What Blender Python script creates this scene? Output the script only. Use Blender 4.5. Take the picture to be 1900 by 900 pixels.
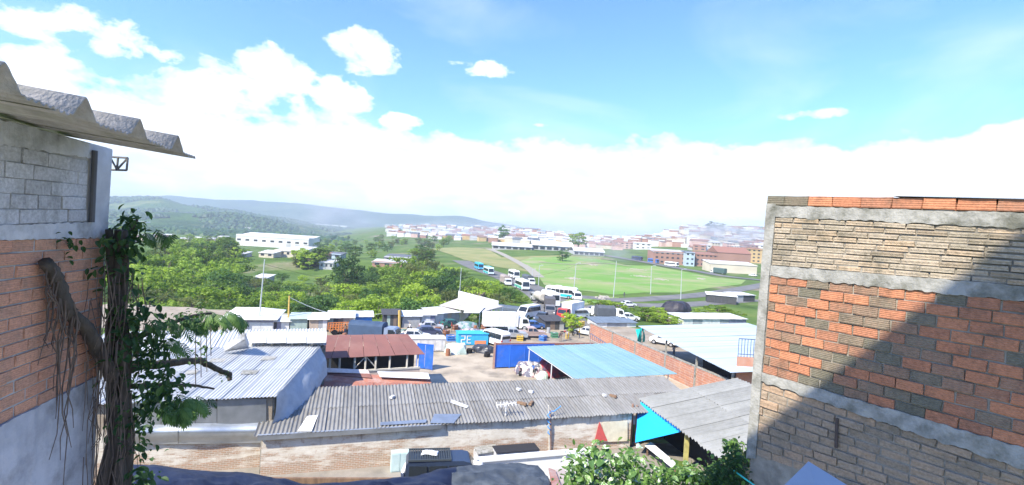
import bpy, bmesh, math, random
from mathutils import Vector, Matrix, noise
random.seed(11)
V = Vector
rad = math.radians
sc = bpy.context.scene
for o in list(bpy.data.objects): bpy.data.objects.remove(o)
col = sc.collection
# ------------------------------------------------------------------ camera
F = 900.0; CAMZ = 16.0
PITCH = 0.64; ROLL = 3.5
CR = Matrix.Rotation(rad(90 - PITCH), 3, 'X') @ Matrix.Rotation(rad(ROLL), 3, 'Z')
CAM = V((0, 0, CAMZ))
cd = bpy.data.cameras.new('camera'); cam = bpy.data.objects.new('camera', cd); col.objects.link(cam)
cam.location = CAM; cam.rotation_euler = CR.to_euler()
cd.sensor_width = 36; cd.lens = 36 * F / 1900; cd.clip_start = 0.05; cd.clip_end = 30000
sc.camera = cam
# ------------------------------------------------------------------ light and sky
SUN_TO = V((-0.56, -0.62, 0.86)).normalized()      # towards the sun: behind the viewer, high
w = bpy.data.worlds.new('World'); sc.world = w; w.use_nodes = True
sl = bpy.data.lights.new('sun', 'SUN'); so = bpy.data.objects.new('sun', sl); col.objects.link(so)
sl.energy = 3.3; sl.angle = rad(0.55); sl.color = (1, .925, .78)
so.rotation_euler = (-SUN_TO).to_track_quat('-Z', 'Y').to_euler(); so.location = (-30, -40, 80)
sc.view_settings.view_transform = 'Standard'; sc.view_settings.look = 'None'
sc.view_settings.exposure = 1.56; sc.view_settings.gamma = 1; sc.view_settings.use_curve_mapping = False
sc.render.engine = 'CYCLES'; sc.cycles.use_denoising = True
sc.cycles.max_bounces = 5; sc.cycles.diffuse_bounces = 3; sc.cycles.glossy_bounces = 2
sc.cycles.transmission_bounces = 3; sc.cycles.transparent_max_bounces = 6; sc.cycles.volume_bounces = 0
sc.cycles.sample_clamp_indirect = 4.0
sc.cycles.caustics_reflective = False; sc.cycles.caustics_refractive = False

def N(nt, typ, **kw):
    n = nt.nodes.new(typ)
    for k, v in kw.items():
        if k.startswith('i_'):
            key = k[2:]; key = int(key) if key.isdigit() else key
            n.inputs[key].default_value = v
        else: setattr(n, k, v)
    return n
def ramp(nt, fac, stops, interp='LINEAR'):
    r = nt.nodes.new('ShaderNodeValToRGB'); e = r.color_ramp.elements; r.color_ramp.interpolation = interp
    while len(e) < len(stops): e.new(0.5)
    for el, (p, c) in zip(e, stops):
        el.position = p; el.color = (c[0], c[1], c[2], 1) if not isinstance(c, (int, float)) else (c, c, c, 1)
    if fac is not None: nt.links.new(fac, r.inputs[0])
    return r
def math_(nt, op, a, b=None, c=None, clamp=False):
    n = nt.nodes.new('ShaderNodeMath'); n.operation = op; n.use_clamp = clamp
    for i, x in enumerate((a, b, c)):
        if x is None: continue
        if isinstance(x, (int, float)): n.inputs[i].default_value = x
        else: nt.links.new(x, n.inputs[i])
    return n.outputs[0]
def mixc(nt, fac, a, b, blend='MIX'):
    n = nt.nodes.new('ShaderNodeMix'); n.data_type = 'RGBA'; n.blend_type = blend
    for s, x in ((n.inputs[0], fac), (n.inputs[6], a), (n.inputs[7], b)):
        if isinstance(x, (int, float)): s.default_value = x
        elif isinstance(x, (tuple, list)): s.default_value = (x[0], x[1], x[2], 1)
        else: nt.links.new(x, s)
    return n.outputs[2]

def px_dir(px, py):
    return (CR @ V(((px - 950) / F, (450 - py) / F, -1))).normalized()

def build_world():
    nt = w.node_tree; nt.nodes.clear(); L = nt.links.new
    out = N(nt, 'ShaderNodeOutputWorld'); bg = N(nt, 'ShaderNodeBackground')
    sky = N(nt, 'ShaderNodeTexSky', sky_type='NISHITA', sun_disc=False)
    sky.sun_elevation = math.asin(SUN_TO.z); sky.sun_rotation = math.atan2(SUN_TO.x, SUN_TO.y)
    sky.altitude = 1200; sky.air_density = 1.0; sky.dust_density = 0.6; sky.ozone_density = 1.6
    tc = N(nt, 'ShaderNodeTexCoord'); nv = N(nt, 'ShaderNodeVectorMath', operation='NORMALIZE'); L(tc.outputs['Generated'], nv.inputs[0])
    d = nv.outputs[0]
    sep = N(nt, 'ShaderNodeSeparateXYZ'); L(d, sep.inputs[0]); z = sep.outputs[2]
    def noise_(scale, detail, rough, offs, zs=1.0, dist=0.0):
        mp = N(nt, 'ShaderNodeMapping'); mp.inputs['Scale'].default_value = (1, 1, zs); mp.inputs['Location'].default_value = offs
        L(d, mp.inputs[0]); n = N(nt, 'ShaderNodeTexNoise'); n.inputs['Scale'].default_value = scale
        n.inputs['Detail'].default_value = detail; n.inputs['Roughness'].default_value = rough; n.inputs['Distortion'].default_value = dist
        L(mp.outputs[0], n.inputs['Vector']); return n.outputs['Fac']
    n1 = noise_(4.2, 7, .55, (3.1, 1.7, .4), 1.9, .25)     # cumulus billows
    n2 = noise_(13, 6, .6, (.3, 5.2, 1.1), 1.6, .2)        # ragged edge
    n3 = noise_(2.1, 5, .55, (7.7, 2.3, 4.1), 2.6, .8)     # thin high cloud
    nn = math_(nt, 'ADD', math_(nt, 'MULTIPLY', math_(nt, 'SUBTRACT', n1, .5), .7), math_(nt, 'MULTIPLY', math_(nt, 'SUBTRACT', n2, .5), .55))
    # the bank of cumulus along the horizon: its top at about ten degrees
    bank = math_(nt, 'MULTIPLY', math_(nt, 'SUBTRACT', 0.202, z), 5.0)
    bank = math_(nt, 'ADD', bank, math_(nt, 'MULTIPLY', nn, .95))
    field = bank
    # single clouds: centre direction, half width and half height in radians
    for (px, py, rw, rh, k) in CLOUDS:
        c = px_dir(px, py); az = V((c.y, -c.x, 0)).normalized(); up = c.cross(az) * -1
        if up.z < 0: up = -up
        def dot(vec):
            n = N(nt, 'ShaderNodeVectorMath', operation='DOT_PRODUCT'); L(d, n.inputs[0]); n.inputs[1].default_value = vec; return n.outputs['Value']
        a = math_(nt, 'MULTIPLY', dot(az), 1 / rw); b = math_(nt, 'MULTIPLY', dot(up), 1 / rh)
        b = math_(nt, 'SUBTRACT', b, c.dot(up) / rh)
        a = math_(nt, 'SUBTRACT', a, c.dot(az) / rw)
        r2 = math_(nt, 'ADD', math_(nt, 'MULTIPLY', a, a), math_(nt, 'MULTIPLY', b, b))
        front = math_(nt, 'GREATER_THAN', dot(c), 0.3)
        e = math_(nt, 'MULTIPLY', math_(nt, 'SUBTRACT', k + .03, math_(nt, 'MULTIPLY', r2, .36)), front)
        e = math_(nt, 'SUBTRACT', math_(nt, 'ADD', e, math_(nt, 'MULTIPLY', nn, 1.5)), math_(nt, 'MULTIPLY', math_(nt, 'SUBTRACT', 1.0, front), 2.0))
        field = math_(nt, 'MAXIMUM', field, e)
    mask = ramp(nt, field, [(0.0, 0), (.05, .45), (.16, 1)]).outputs[0]
    thin = ramp(nt, n3, [(.48, 0), (.75, .28)]).outputs[0]
    thin = math_(nt, 'MULTIPLY', thin, ramp(nt, z, [(.05, 1), (.9, .6)]).outputs[0])
    mask = math_(nt, 'MAXIMUM', mask, thin)
    # lit side bright, undersides a little bluer and darker
    n4 = noise_(7.5, 6, .58, (1.3, 8.2, 2.7), 3.2, .35)
    sh = ramp(nt, math_(nt, 'ADD', math_(nt, 'MULTIPLY', n4, .8), math_(nt, 'MULTIPLY', n2, .3)), [(.40, (.72, .87, .97)), (.52, (.90, .97, 1.02)), (.62, (1.12, 1.13, 1.12))]).outputs[0]
    cl = mixc(nt, 1.0, sh, (CLOUD_V, CLOUD_V, CLOUD_V * 1.02), 'MULTIPLY')
    skyc = mixc(nt, 1.0, sky.outputs[0], SKY_TINT, 'MULTIPLY')
    c = mixc(nt, mask, skyc, cl)
    L(c, bg.inputs[0]); bg.inputs[1].default_value = SKY_STR; L(bg.outputs[0], out.inputs[0])
CLOUDS = [(455, 188, .16, .065, .20), (520, 140, .085, .05, .17), (690, 98, .085, .05, .22), (890, 124, .09, .026, .22), (630, 190, .075, .055, .19),
          (740, 228, .06, .022, .19), (95, 40, .17, .055, .07), (20, 95, .12, .03, .02), (335, 108, .09, .028, .03), (1510, 213, .12, .014, .06),
          (1000, 232, .04, .010, .03), (220, 212, .13, .03, .03), (1870, 262, .16, .035, .17), (430, 305, .22, .035, .08)]
SKY_TINT = (0.44, 0.65, 0.97); SKY_STR = 0.15; CLOUD_V = 3.5
build_world()

# ------------------------------------------------------------------ pixels to rays
def ray(px, py): return CR @ V(((px - 950) / F, (450 - py) / F, -1))
def G(px, py, z=0.0):
    d = ray(px, py); return CAM + d * ((z - CAMZ) / d.z)
def atY(px, py, Y):
    d = ray(px, py); return CAM + d * (Y / d.y)
def onplane(px, py, p0, n):
    d = ray(px, py); return CAM + d * ((p0 - CAM).dot(n) / d.dot(n))
def ss(a, b, x):
    t = (x - a) / (b - a); t = 0 if t < 0 else (1 if t > 1 else t); return t * t * (3 - 2 * t)
def road_x(y): return 8 - (y - 124) * 31 / 138.0
def h(x, y):
    if y < 45:
        top = 10.4 + .9 * ss(2.4, 3.8, x)
        e = 8.6
        b = top + (0.7 - top) * ss(e, 17 - 3.5 * ss(1.0, 3.0, x), y)
        return b * (1 - ss(34, 42, y)) if y > 34 else b
    t = x / y
    z = 0.0
    rx = road_x(y)
    rav = ss(86, 98, y) * (1 - ss(215, 265, y)) * (1 - ss(rx - 20, rx - 8, x))
    z -= 7.0 * rav
    z -= 11 * ss(150, 500, y) * (1 - ss(-.45, -.12, t)) * (1 - ss(1500, 2600, y))
    z += 7 * ss(700, 2000, y) * noise.noise(V((x / 240, y / 240, 1.5)))
    z += 7.5 * ss(260, 480, y) * ss(-.2, .05, t)
    z += 62 * ss(380, 1050, y) * ss(.10, .50, t)
    z += 33 * ss(520, 1450, y) * ss(-.42, -.2, t) * (1 - ss(.0, .3, t))
    return z
def hit(px, py, zo=0.0):
    d = ray(px, py); t = 5.0; 
    for i in range(900):
        p = CAM + d * t
        if p.z <= h(p.x, p.y) + zo:
            lo, hi = t / 1.012, t
            for k in range(18):
                m = (lo + hi) / 2; q = CAM + d * m
                if q.z <= h(q.x, q.y) + zo: hi = m
                else: lo = m
            return CAM + d * hi
        t *= 1.012
        if t > 12000: break
    return CAM + d * 6000

# ------------------------------------------------------------------ mesh helpers
class MB:
    def __init__(s): s.v = []; s.f = []; s.m = []
    def add(s, vs, fs, mi=0):
        n = len(s.v); s.v += [V(x) for x in vs]; s.f += [[i + n for i in f] for f in fs]; s.m += [mi] * len(fs); return s
    def box(s, c, size, rz=0.0, mi=0, M=None):
        x, y, z = size[0] / 2, size[1] / 2, size[2] / 2
        vs = [V((a * x, b * y, cc * z)) for cc in (-1, 1) for b in (-1, 1) for a in (-1, 1)]
        R = Matrix.Rotation(rz, 3, 'Z') if M is None else M
        return s.add([R @ q + V(c) for q in vs], [(0, 2, 3, 1), (4, 5, 7, 6), (0, 1, 5, 4), (2, 6, 7, 3), (0, 4, 6, 2), (1, 3, 7, 5)], mi)
    def hexa(s, b, t, mi=0):     # bottom quad, top quad
        return s.add(list(b) + list(t), [(3, 2, 1, 0), (4, 5, 6, 7), (0, 1, 5, 4), (1, 2, 6, 5), (2, 3, 7, 6), (3, 0, 4, 7)], mi)
    def quad(s, a, b, c, d, th=0.03, mi=0):
        a, b, c, d = V(a), V(b), V(c), V(d); n = (b - a).cross(d - a).normalized() * th
        return s.hexa([a - n, b - n, c - n, d - n], [a, b, c, d], mi)
    def tube(s, pts, r, seg=6, mi=0, cap=True):
        pts = [V(p) for p in pts]; n0 = len(s.v); rs = r if isinstance(r, (list, tuple)) else [r] * len(pts)
        prev = None
        for i, p in enumerate(pts):
            t = (pts[min(i + 1, len(pts) - 1)] - pts[max(i - 1, 0)]).normalized()
            a = (V((0, 0, 1)) if abs(t.z) < .9 else V((1, 0, 0))) if prev is None else prev
            u = (a - t * a.dot(t)).normalized(); prev = u; ww = t.cross(u)
            for k in range(seg):
                an = 2 * math.pi * k / seg; s.v.append(p + (u * math.cos(an) + ww * math.sin(an)) * rs[i])
        for i in range(len(pts) - 1):
            for k in range(seg):
                a = n0 + i * seg + k; b = n0 + i * seg + (k + 1) % seg
                s.f.append([a, b, b + seg, a + seg]); s.m.append(mi)
        if cap:
            s.f.append([n0 + k for k in range(seg)][::-1]); s.m.append(mi)
            s.f.append([n0 + (len(pts) - 1) * seg + k for k in range(seg)]); s.m.append(mi)
        return s
    def cyl(s, c, r, d, axis='Y', seg=14, mi=0):
        a = {'X': V((1, 0, 0)), 'Y': V((0, 1, 0)), 'Z': V((0, 0, 1))}[axis] * d / 2
        return s.tube([V(c) - a, V(c) + a], r, seg, mi)
    def grid(s, fn, nu, nv, mi=0, th=0.0):
        n0 = len(s.v)
        for j in range(nv + 1):
            for i in range(nu + 1): s.v.append(V(fn(i / nu, j / nv)))
        for j in range(nv):
            for i in range(nu):
                a = n0 + j * (nu + 1) + i; s.f.append([a, a + 1, a + nu + 2, a + nu + 1]); s.m.append(mi)
        return s
    def mesh(s, name, mats, smooth=False):
        me = bpy.data.meshes.new(name); me.from_pydata([tuple(v) for v in s.v], [], s.f)
        ms = mats if isinstance(mats, (list, tuple)) else [mats]
        for m in ms: me.materials.append(m)
        if len(ms) > 1: me.polygons.foreach_set('material_index', s.m)
        if smooth: me.polygons.foreach_set('use_smooth', [True] * len(me.polygons))
        me.update(); return me
    def build(s, name, mats, parent=None, world=False, smooth=False, fix=False):
        if world and parent is not None:
            Mi = parent_mat(parent).inverted(); s.v = [Mi @ v for v in s.v]
        me = s.mesh(name, mats, smooth)
        if fix:
            bm = bmesh.new(); bm.from_mesh(me); bmesh.ops.recalc_face_normals(bm, faces=bm.faces); bm.to_mesh(me); bm.free()
        return link(name, me, parent)
def parent_mat(p):
    M = p.matrix_basis.copy()
    return parent_mat(p.parent) @ M if p.parent else M
def link(name, me, parent=None):
    o = bpy.data.objects.new(name, me); col.objects.link(o); o.parent = parent; return o
def tag(o, label=None, cat=None, group=None, kind=None):
    for k, v in (('label', label), ('category', cat), ('group', group), ('kind', kind)):
        if v: o[k] = v
    return o
def thing(name, label, cat, loc=(0, 0, 0), rz=0.0, group=None):
    o = bpy.data.objects.new(name, None); col.objects.link(o); o.location = loc; o.rotation_euler = (0, 0, rz)
    o.empty_display_size = .2; return tag(o, label, cat, group, 'thing')
def kids(o): return [c for c in bpy.data.objects if c.parent == o]
class Proto:
    """a finished thing kept as a tree so that copies are cheap"""
    def __init__(s, root, tree): s.root = root; s.tree = tree; s.used = False
def grab(root):
    ch = {}
    for o in bpy.data.objects:
        if o.parent: ch.setdefault(o.parent, []).append(o)
    def rec(o): return (o, [rec(c) for c in ch.get(o, [])])
    return Proto(root, rec(root))
def copy_thing(pr, loc, rz=0.0, scale=(1, 1, 1), label=None, group=None):
    def rec(t, par):
        c = t[0].copy(); col.objects.link(c)
        if par is not None: c.parent = par
        for k in t[1]: rec(k, c)
        return c
    if not pr.used: pr.used = True; r = pr.root
    else: r = rec(pr.tree, None)
    r.location = loc; r.rotation_euler = (0, 0, rz); r.scale = scale
    if label: r['label'] = label
    if group: r['group'] = group
    return r
_ub = {}
def ub(name, m, parent, c, size, rz=0.0, M=None, bev=0.0):
    """a box that shares one unit mesh with every box of its material"""
    key = (m.name, bev)
    if key not in _ub:
        b = MB().box((0, 0, 0), (1, 1, 1)); _ub[key] = b.mesh('box', m)
    o = link(name, _ub[key], parent); o.location = c; o.scale = size
    o.rotation_euler = (0, 0, rz) if M is None else M.to_euler()
    return o

# ------------------------------------------------------------------ materials
_m = {}
def mat(name, c, c2=None, rough=.8, scale=3.0, var=.0, bump=0.0, bscale=None, metal=0.0, spec=.3, lo=.38, hi=.66, detail=5,
        c3=None, s3=.7, amt3=.5, stretch=None, wave=None, objrand=0.0, emit=0, coords='Object'):
    if name in _m: return _m[name]
    m = bpy.data.materials.new(name); m.use_nodes = True; nt = m.node_tree; L = nt.links.new
    b = nt.nodes['Principled BSDF']; b.inputs['Roughness'].default_value = rough; b.inputs['Metallic'].default_value = metal
    b.inputs['Specular IOR Level'].default_value = spec
    tc = N(nt, 'ShaderNodeTexCoord'); vec = tc.outputs[coords]
    if stretch:
        mp = N(nt, 'ShaderNodeMapping'); mp.inputs['Scale'].default_value = stretch; L(vec, mp.inputs[0]); vec = mp.outputs[0]
    n = N(nt, 'ShaderNodeTexNoise', i_Scale=scale, i_Detail=detail, i_Roughness=.6); L(vec, n.inputs['Vector'])
    f = ramp(nt, n.outputs['Fac'], [(lo, 0), (hi, 1)]).outputs[0]
    base = mixc(nt, f, c, c2 if c2 else tuple(min(1, x * (1 - var)) for x in c))
    if c3:
        n3 = N(nt, 'ShaderNodeTexNoise', i_Scale=s3, i_Detail=6, i_Roughness=.65); L(vec, n3.inputs['Vector'])
        f3 = math_(nt, 'MULTIPLY', ramp(nt, n3.outputs['Fac'], [(.5, 0), (.66, 1)]).outputs[0], amt3)
        base = mixc(nt, f3, base, c3)
    if objrand:
        oi = N(nt, 'ShaderNodeObjectInfo'); r = math_(nt, 'MULTIPLY_ADD', oi.outputs['Random'], objrand, 1 - objrand / 2)
        hs = N(nt, 'ShaderNodeHueSaturation'); L(r, hs.inputs['Value']); L(base, hs.inputs['Color']); base = hs.outputs[0]
    L(base, b.inputs['Base Color'])
    if bump or wave:
        bn = N(nt, 'ShaderNodeTexNoise', i_Scale=bscale or scale * 4, i_Detail=6); L(vec, bn.inputs['Vector'])
        bp = N(nt, 'ShaderNodeBump', i_Strength=bump or .4, i_Distance=.02); L(bn.outputs['Fac'], bp.inputs['Height'])
        L(bp.outputs[0], b.inputs['Normal'])
    _m[name] = m; return m
def glass_mat():
    if 'glass' in _m: return _m['glass']
    m = bpy.data.materials.new('window glass'); m.use_nodes = True; b = m.node_tree.nodes['Principled BSDF']
    b.inputs['Base Color'].default_value = (.02, .025, .03, 1); b.inputs['Roughness'].default_value = .08; b.inputs['Specular IOR Level'].default_value = .6
    _m['glass'] = m; return m
def leaf_mat(name, dark, light, trans=.35, scale=.35, rough=.55):
    if name in _m: return _m[name]
    m = bpy.data.materials.new(name); m.use_nodes = True; nt = m.node_tree; L = nt.links.new; nt.nodes.clear()
    out = N(nt, 'ShaderNodeOutputMaterial'); geo = N(nt, 'ShaderNodeNewGeometry'); oi = N(nt, 'ShaderNodeObjectInfo')
    tc = N(nt, 'ShaderNodeTexCoord'); n = N(nt, 'ShaderNodeTexNoise', i_Scale=scale, i_Detail=3); L(tc.outputs['Object'], n.inputs['Vector'])
    f = math_(nt, 'MULTIPLY_ADD', geo.outputs['Random Per Island'], .5, math_(nt, 'MULTIPLY', n.outputs['Fac'], .55))
    f = math_(nt, 'ADD', f, math_(nt, 'MULTIPLY_ADD', oi.outputs['Random'], .75, -.38), clamp=True)
    c = ramp(nt, f, [(.15, dark), (.85, light)]).outputs[0]
    p = N(nt, 'ShaderNodeBsdfPrincipled', i_Roughness=rough); p.inputs['Specular IOR Level'].default_value = .3; L(c, p.inputs['Base Color'])
    t = N(nt, 'ShaderNodeBsdfTranslucent'); L(mixc(nt, 1, c, (1.3, 1.35, .7), 'MULTIPLY'), t.inputs[0])
    mx = N(nt, 'ShaderNodeMixShader', i_0=trans); L(p.outputs[0], mx.inputs[1]); L(t.outputs[0], mx.inputs[2]); L(mx.outputs[0], out.inputs[0])
    _m[name] = m; return m
GL = glass_mat()
BLACK = mat('black rubber', (.02, .02, .022), rough=.75, var=.3)
# ================================================================== terrain, roads, hills
def ground_mat():
    m = bpy.data.materials.new('ground earth and grass'); m.use_nodes = True; nt = m.node_tree; L = nt.links.new
    b = nt.nodes['Principled BSDF']; b.inputs['Roughness'].default_value = .95; b.inputs['Specular IOR Level'].default_value = .1
    tc = N(nt, 'ShaderNodeTexCoord')
    def nz(s, d=6): n = N(nt, 'ShaderNodeTexNoise', i_Scale=s, i_Detail=d, i_Roughness=.62); L(tc.outputs['Object'], n.inputs['Vector']); return n.outputs['Fac']
    grass = ramp(nt, nz(.06), [(.3, (.045, .085, .018)), (.55, (.10, .16, .035)), (.75, (.19, .20, .07))]).outputs[0]
    dirt = ramp(nt, nz(.5), [(.3, (.17, .13, .09)), (.7, (.30, .25, .19))]).outputs[0]
    f = ramp(nt, nz(.015, 8), [(.56, 0), (.66, 1)]).outputs[0]
    L(mixc(nt, f, grass, dirt), b.inputs['Base Color'])
    bp = N(nt, 'ShaderNodeBump', i_Strength=.5, i_Distance=.15); L(nz(1.2), bp.inputs['Height']); L(bp.outputs[0], b.inputs['Normal'])
    return m
GM = ground_mat()
def make_ground():
    rs = [0.0, 3, 6]; r = 7.0
    while r < 9300: rs.append(r); r *= 1.025 if r < 900 else 1.05
    az = [-180 + 6 * i for i in range(20)] + [-60 + .9 * i for i in range(134)] + [61 + 6 * i for i in range(20)]
    az = sorted(set(a for a in az if a < 180)); n = len(az); vs = []; fs = []
    for r in rs:
        for a in az:
            x = r * math.sin(rad(a)); y = r * math.cos(rad(a)); vs.append((x, y, h(x, y) if y > 0 else 10.4))
    for i in range(len(rs) - 1):
        for k in range(n):
            k2 = (k + 1) % n; fs.append((i * n + k, i * n + k2, (i + 1) * n + k2, (i + 1) * n + k))
    b = MB().add(vs, [f[::-1] for f in fs]); o = b.build('ground', GM, smooth=True); tag(o, kind='structure')
make_ground()
def drape(name, pts, m, off=.03, cuts=4, px=True, far=.0):
    ps = [hit(*p) if px else V((p[0], p[1], 0)) for p in pts]
    bm = bmesh.new(); bm.faces.new([bm.verts.new((p.x, p.y, 0)) for p in ps])
    bmesh.ops.triangulate(bm, faces=bm.faces[:])
    for c in range(cuts):
        es = [e for e in bm.edges if e.calc_length() > max(4, .03 * e.verts[0].co.length)]
        if not es: break
        bmesh.ops.subdivide_edges(bm, edges=es, cuts=1); bmesh.ops.triangulate(bm, faces=bm.faces[:])
    for v in bm.verts: v.co.z = (h(v.co.x, v.co.y) if v.co.y > 0 else h(v.co.x, .01)) + off + far * max(0, v.co.y - 120) / 100
    bmesh.ops.recalc_face_normals(bm, faces=bm.faces[:])
    if sum(f.normal.z for f in bm.faces) < 0: bmesh.ops.reverse_faces(bm, faces=bm.faces[:])
    me = bpy.data.meshes.new(name); bm.to_mesh(me); bm.free(); me.materials.append(m)
    return tag(link(name, me), kind='structure')
def strip(name, pts, width, m, off=.05, px=True, far=.0, label=None):
    ps = [hit(*p) if px else V((p[0], p[1], 0)) for p in pts]; ps = [V((p.x, p.y, 0)) for p in ps]
    cs = []
    for i in range(len(ps) - 1):
        a0 = ps[max(i - 1, 0)]; a, b2 = ps[i], ps[i + 1]; b3 = ps[min(i + 2, len(ps) - 1)]
        for k in range(10):
            t = k / 10; cs.append(.5 * ((2 * a) + (b2 - a0) * t + (2 * a0 - 5 * a + 4 * b2 - b3) * t * t + (3 * a - a0 - 3 * b2 + b3) * t ** 3))
    cs.append(ps[-1]); b = MB(); nw = 4
    for i, p in enumerate(cs):
        t = (cs[min(i + 1, len(cs) - 1)] - cs[max(i - 1, 0)]).normalized(); s = V((t.y, -t.x, 0))
        for k in range(nw + 1):
            q = p + s * width * (k / nw - .5); q.z = h(q.x, q.y) + off + far * max(0, q.y - 120) / 100; b.v.append(q)
    for i in range(len(cs) - 1):
        for k in range(nw):
            a = i * (nw + 1) + k; b.f.append([a, a + 1, a + nw + 2, a + nw + 1][::-1]); b.m.append(0)
    return tag(b.build(name, m, fix=True), kind='structure')
ASPH = mat('asphalt', (.17, .165, .16), (.11, .11, .11), rough=.9, scale=.25, bump=.2, bscale=8, c3=(.25, .23, .2), s3=.06)
TAN = mat('pale yard concrete', (.44, .37, .28), (.33, .275, .205), rough=.9, scale=.35, bump=.2, bscale=6, c3=(.19, .165, .13), s3=.28, amt3=.8)
DIRT = mat('market dirt', (.36, .30, .23), (.24, .20, .15), rough=.95, scale=.3, bump=.3, bscale=5, c3=(.13, .12, .1), s3=.25, amt3=.6)
TRK = mat('bare earth', (.36, .31, .24), (.28, .25, .18), rough=.95, scale=.2)
LAWN = mat('lawn', (.13, .265, .04), (.25, .30, .10), lo=.42, hi=.66, detail=9, rough=.95, scale=.03, bump=.4, bscale=3, c3=(.32, .28, .17), s3=.045, amt3=.9)
DRYG = mat('dry grass', (.27, .25, .10), (.17, .20, .06), rough=.95, scale=.05, bump=.3, bscale=3)
drape('alley', [(-40, 16), (30, 16), (30, 40), (-40, 34)], mat('alley cement', (.30, .27, .23), (.22, .2, .17), rough=.95, scale=.6, bump=.3, bscale=6, c3=(.14, .13, .11), s3=.4), .02, 5, px=False)
drape('yard', [(-34, 43), (40, 43), (40, 67), (-34, 67)], TAN, .012, px=False)
drape('market_lot', [(-70, 66.9), (34, 66.9), (26, 92), (-1, 108), (-12, 90), (-70, 88)], DIRT, .016, px=False)
drape('lawn', [(1002, 517), (1010, 529), (1050, 537), (1098, 541), (1140, 547), (1195, 543), (1260, 543), (1320, 534), (1375, 528), (1384, 520), (1330, 516), (1290, 508), (1240, 503), (1215, 494), (1160, 492), (1130, 484), (1085, 484), (1060, 476), (1010, 482), (985, 478), (962, 486), (978, 497)], LAWN, .03, 6, far=.05)
drape('verge', [(1035, 562), (1080, 549), (1148, 552), (1150, 557), (1085, 566)], LAWN, .06, 3)
drape('meadow', [(800, 462), (850, 459), (905, 463), (955, 492), (985, 505), (930, 497), (860, 482)], DRYG, .04, 5, far=.06)
drape('slope', [(925, 478), (1035, 474), (1120, 477), (1110, 487), (990, 497), (950, 494)], DRYG, .02, 5, far=.04)
strip('road', [(855, 484), (893, 500), (950, 520), (1000, 543), (1030, 566), (1040, 592), (1052, 610)], 10.5, ASPH, .05, far=.08)
strip('ring_road', [(1012, 549), (1090, 552), (1150, 557), (1230, 553), (1320, 545), (1400, 532), (1460, 518)], 7.5, ASPH, .055, far=.08)
strip('side_street', [(1040, 582), (1100, 572), (1170, 567), (1260, 566), (1400, 556)], 7, ASPH, .06)
strip('high_street', [(1120, 474), (1180, 484), (1240, 495), (1300, 505), (1345, 513), (1420, 521)], 9, ASPH, .09, far=.1)
strip('dirt_track', [(905, 462), (940, 476), (975, 495), (1000, 515)], 5, mat('track', (.33, .3, .25), (.27, .25, .2), rough=.95), .08, far=.1)
strip('footpath', [(1000, 487), (1060, 491), (1120, 489), (1170, 495)], 3.0, TRK, .09, far=.12)
drape('bounce_slab', [(-9, -4), (7, -4), (7, 8.4), (-9, 8.4)], mat('terrace concrete', (.52, .50, .47), (.44, .42, .4), rough=.9, scale=1), .02, 5, px=False)  # pale slab added to bounce sunlight onto the two near walls
# hills
def hill_mat(name, a, b2, c, scale):
    m = bpy.data.materials.new(name); m.use_nodes = True; nt = m.node_tree; L = nt.links.new
    b = nt.nodes['Principled BSDF']; b.inputs['Roughness'].default_value = 1; b.inputs['Specular IOR Level'].default_value = 0
    tc = N(nt, 'ShaderNodeTexCoord')
    def nz(s, d=8): n = N(nt, 'ShaderNodeTexNoise', i_Scale=s, i_Detail=d, i_Roughness=.65); L(tc.outputs['Object'], n.inputs['Vector']); return n.outputs['Fac']
    x = mixc(nt, ramp(nt, nz(scale), [(.42, 0), (.56, 1)]).outputs[0], a, b2)
    x = mixc(nt, ramp(nt, nz(scale * .6), [(.55, 0), (.62, 1)]).outputs[0], x, c)
    L(x, b.inputs['Base Color'])
    bp = N(nt, 'ShaderNodeBump', i_Strength=1, i_Distance=14); L(nz(scale * 8), bp.inputs['Height']); L(bp.outputs[0], b.inputs['Normal'])
    return m
def interp(tab, x):
    if x <= tab[0][0]: return tab[0][1]
    for (x0, y0), (x1, y1) in zip(tab, tab[1:]):
        if x <= x1: t = (x - x0) / (x1 - x0); t = t * t * (3 - 2 * t); return y0 + (y1 - y0) * t
    return tab[-1][1]
def hill(name, tab, r0, r1, rend, m, seed, rough):
    b = MB(); nu, nv = 240, 60
    def zf(x, y):
        t = x / y; px = 950 + 900 * t
        top = interp(tab, px) * r1 / 900 + CAMZ
        k = ss(r0, r1, y) if y < r1 else 1 - .8 * ss(r1, rend, y)
        base = -14 if t < .1 else -14 + 40 * ss(.1, .5, t)
        nzv = noise.fractal(V((x / (rough * 15) + seed, y / (rough * 15), seed)), 1.0, 2.1, 7)
        return base + (top - base) * (.25 * k + .75 * k * k) + nzv * rough * (k * (1.15 - k) * 2.2 + .16)
    def fn(u, v):
        t = (-500 + u * 2300 - 950) / 900; y = r0 + (rend - r0) * v; x = t * y
        return (x, y, zf(x, y))
    b.grid(fn, nu, nv); o = b.build(name, m, smooth=True); tag(o, kind='structure'); return fn, zf
HM1 = hill_mat('green hill', (.028, .075, .02), (.06, .125, .028), (.17, .20, .07), .007)
HM2 = hill_mat('far hill', (.022, .055, .03), (.04, .085, .035), (.08, .12, .05), .004)
hfn, hzf = hill('hills', [(-300, 30), (100, 31), (205, 27), (290, 31), (350, 21), (420, 16), (520, 6), (600, -3), (720, -8), (900, -12), (1700, -14)], 750, 2300, 3100, HM1, 3.1, 34)
hfn2, hzf2 = hill('mountains', [(-300, 25), (205, 22), (335, 37), (450, 40), (550, 38), (650, 34), (740, 31), (810, 29), (860, 31), (930, 26), (1000, 20), (1100, 11), (1200, 3), (1800, -3)], 2600, 3900, 5200, HM2, 9.7, 60)
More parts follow.
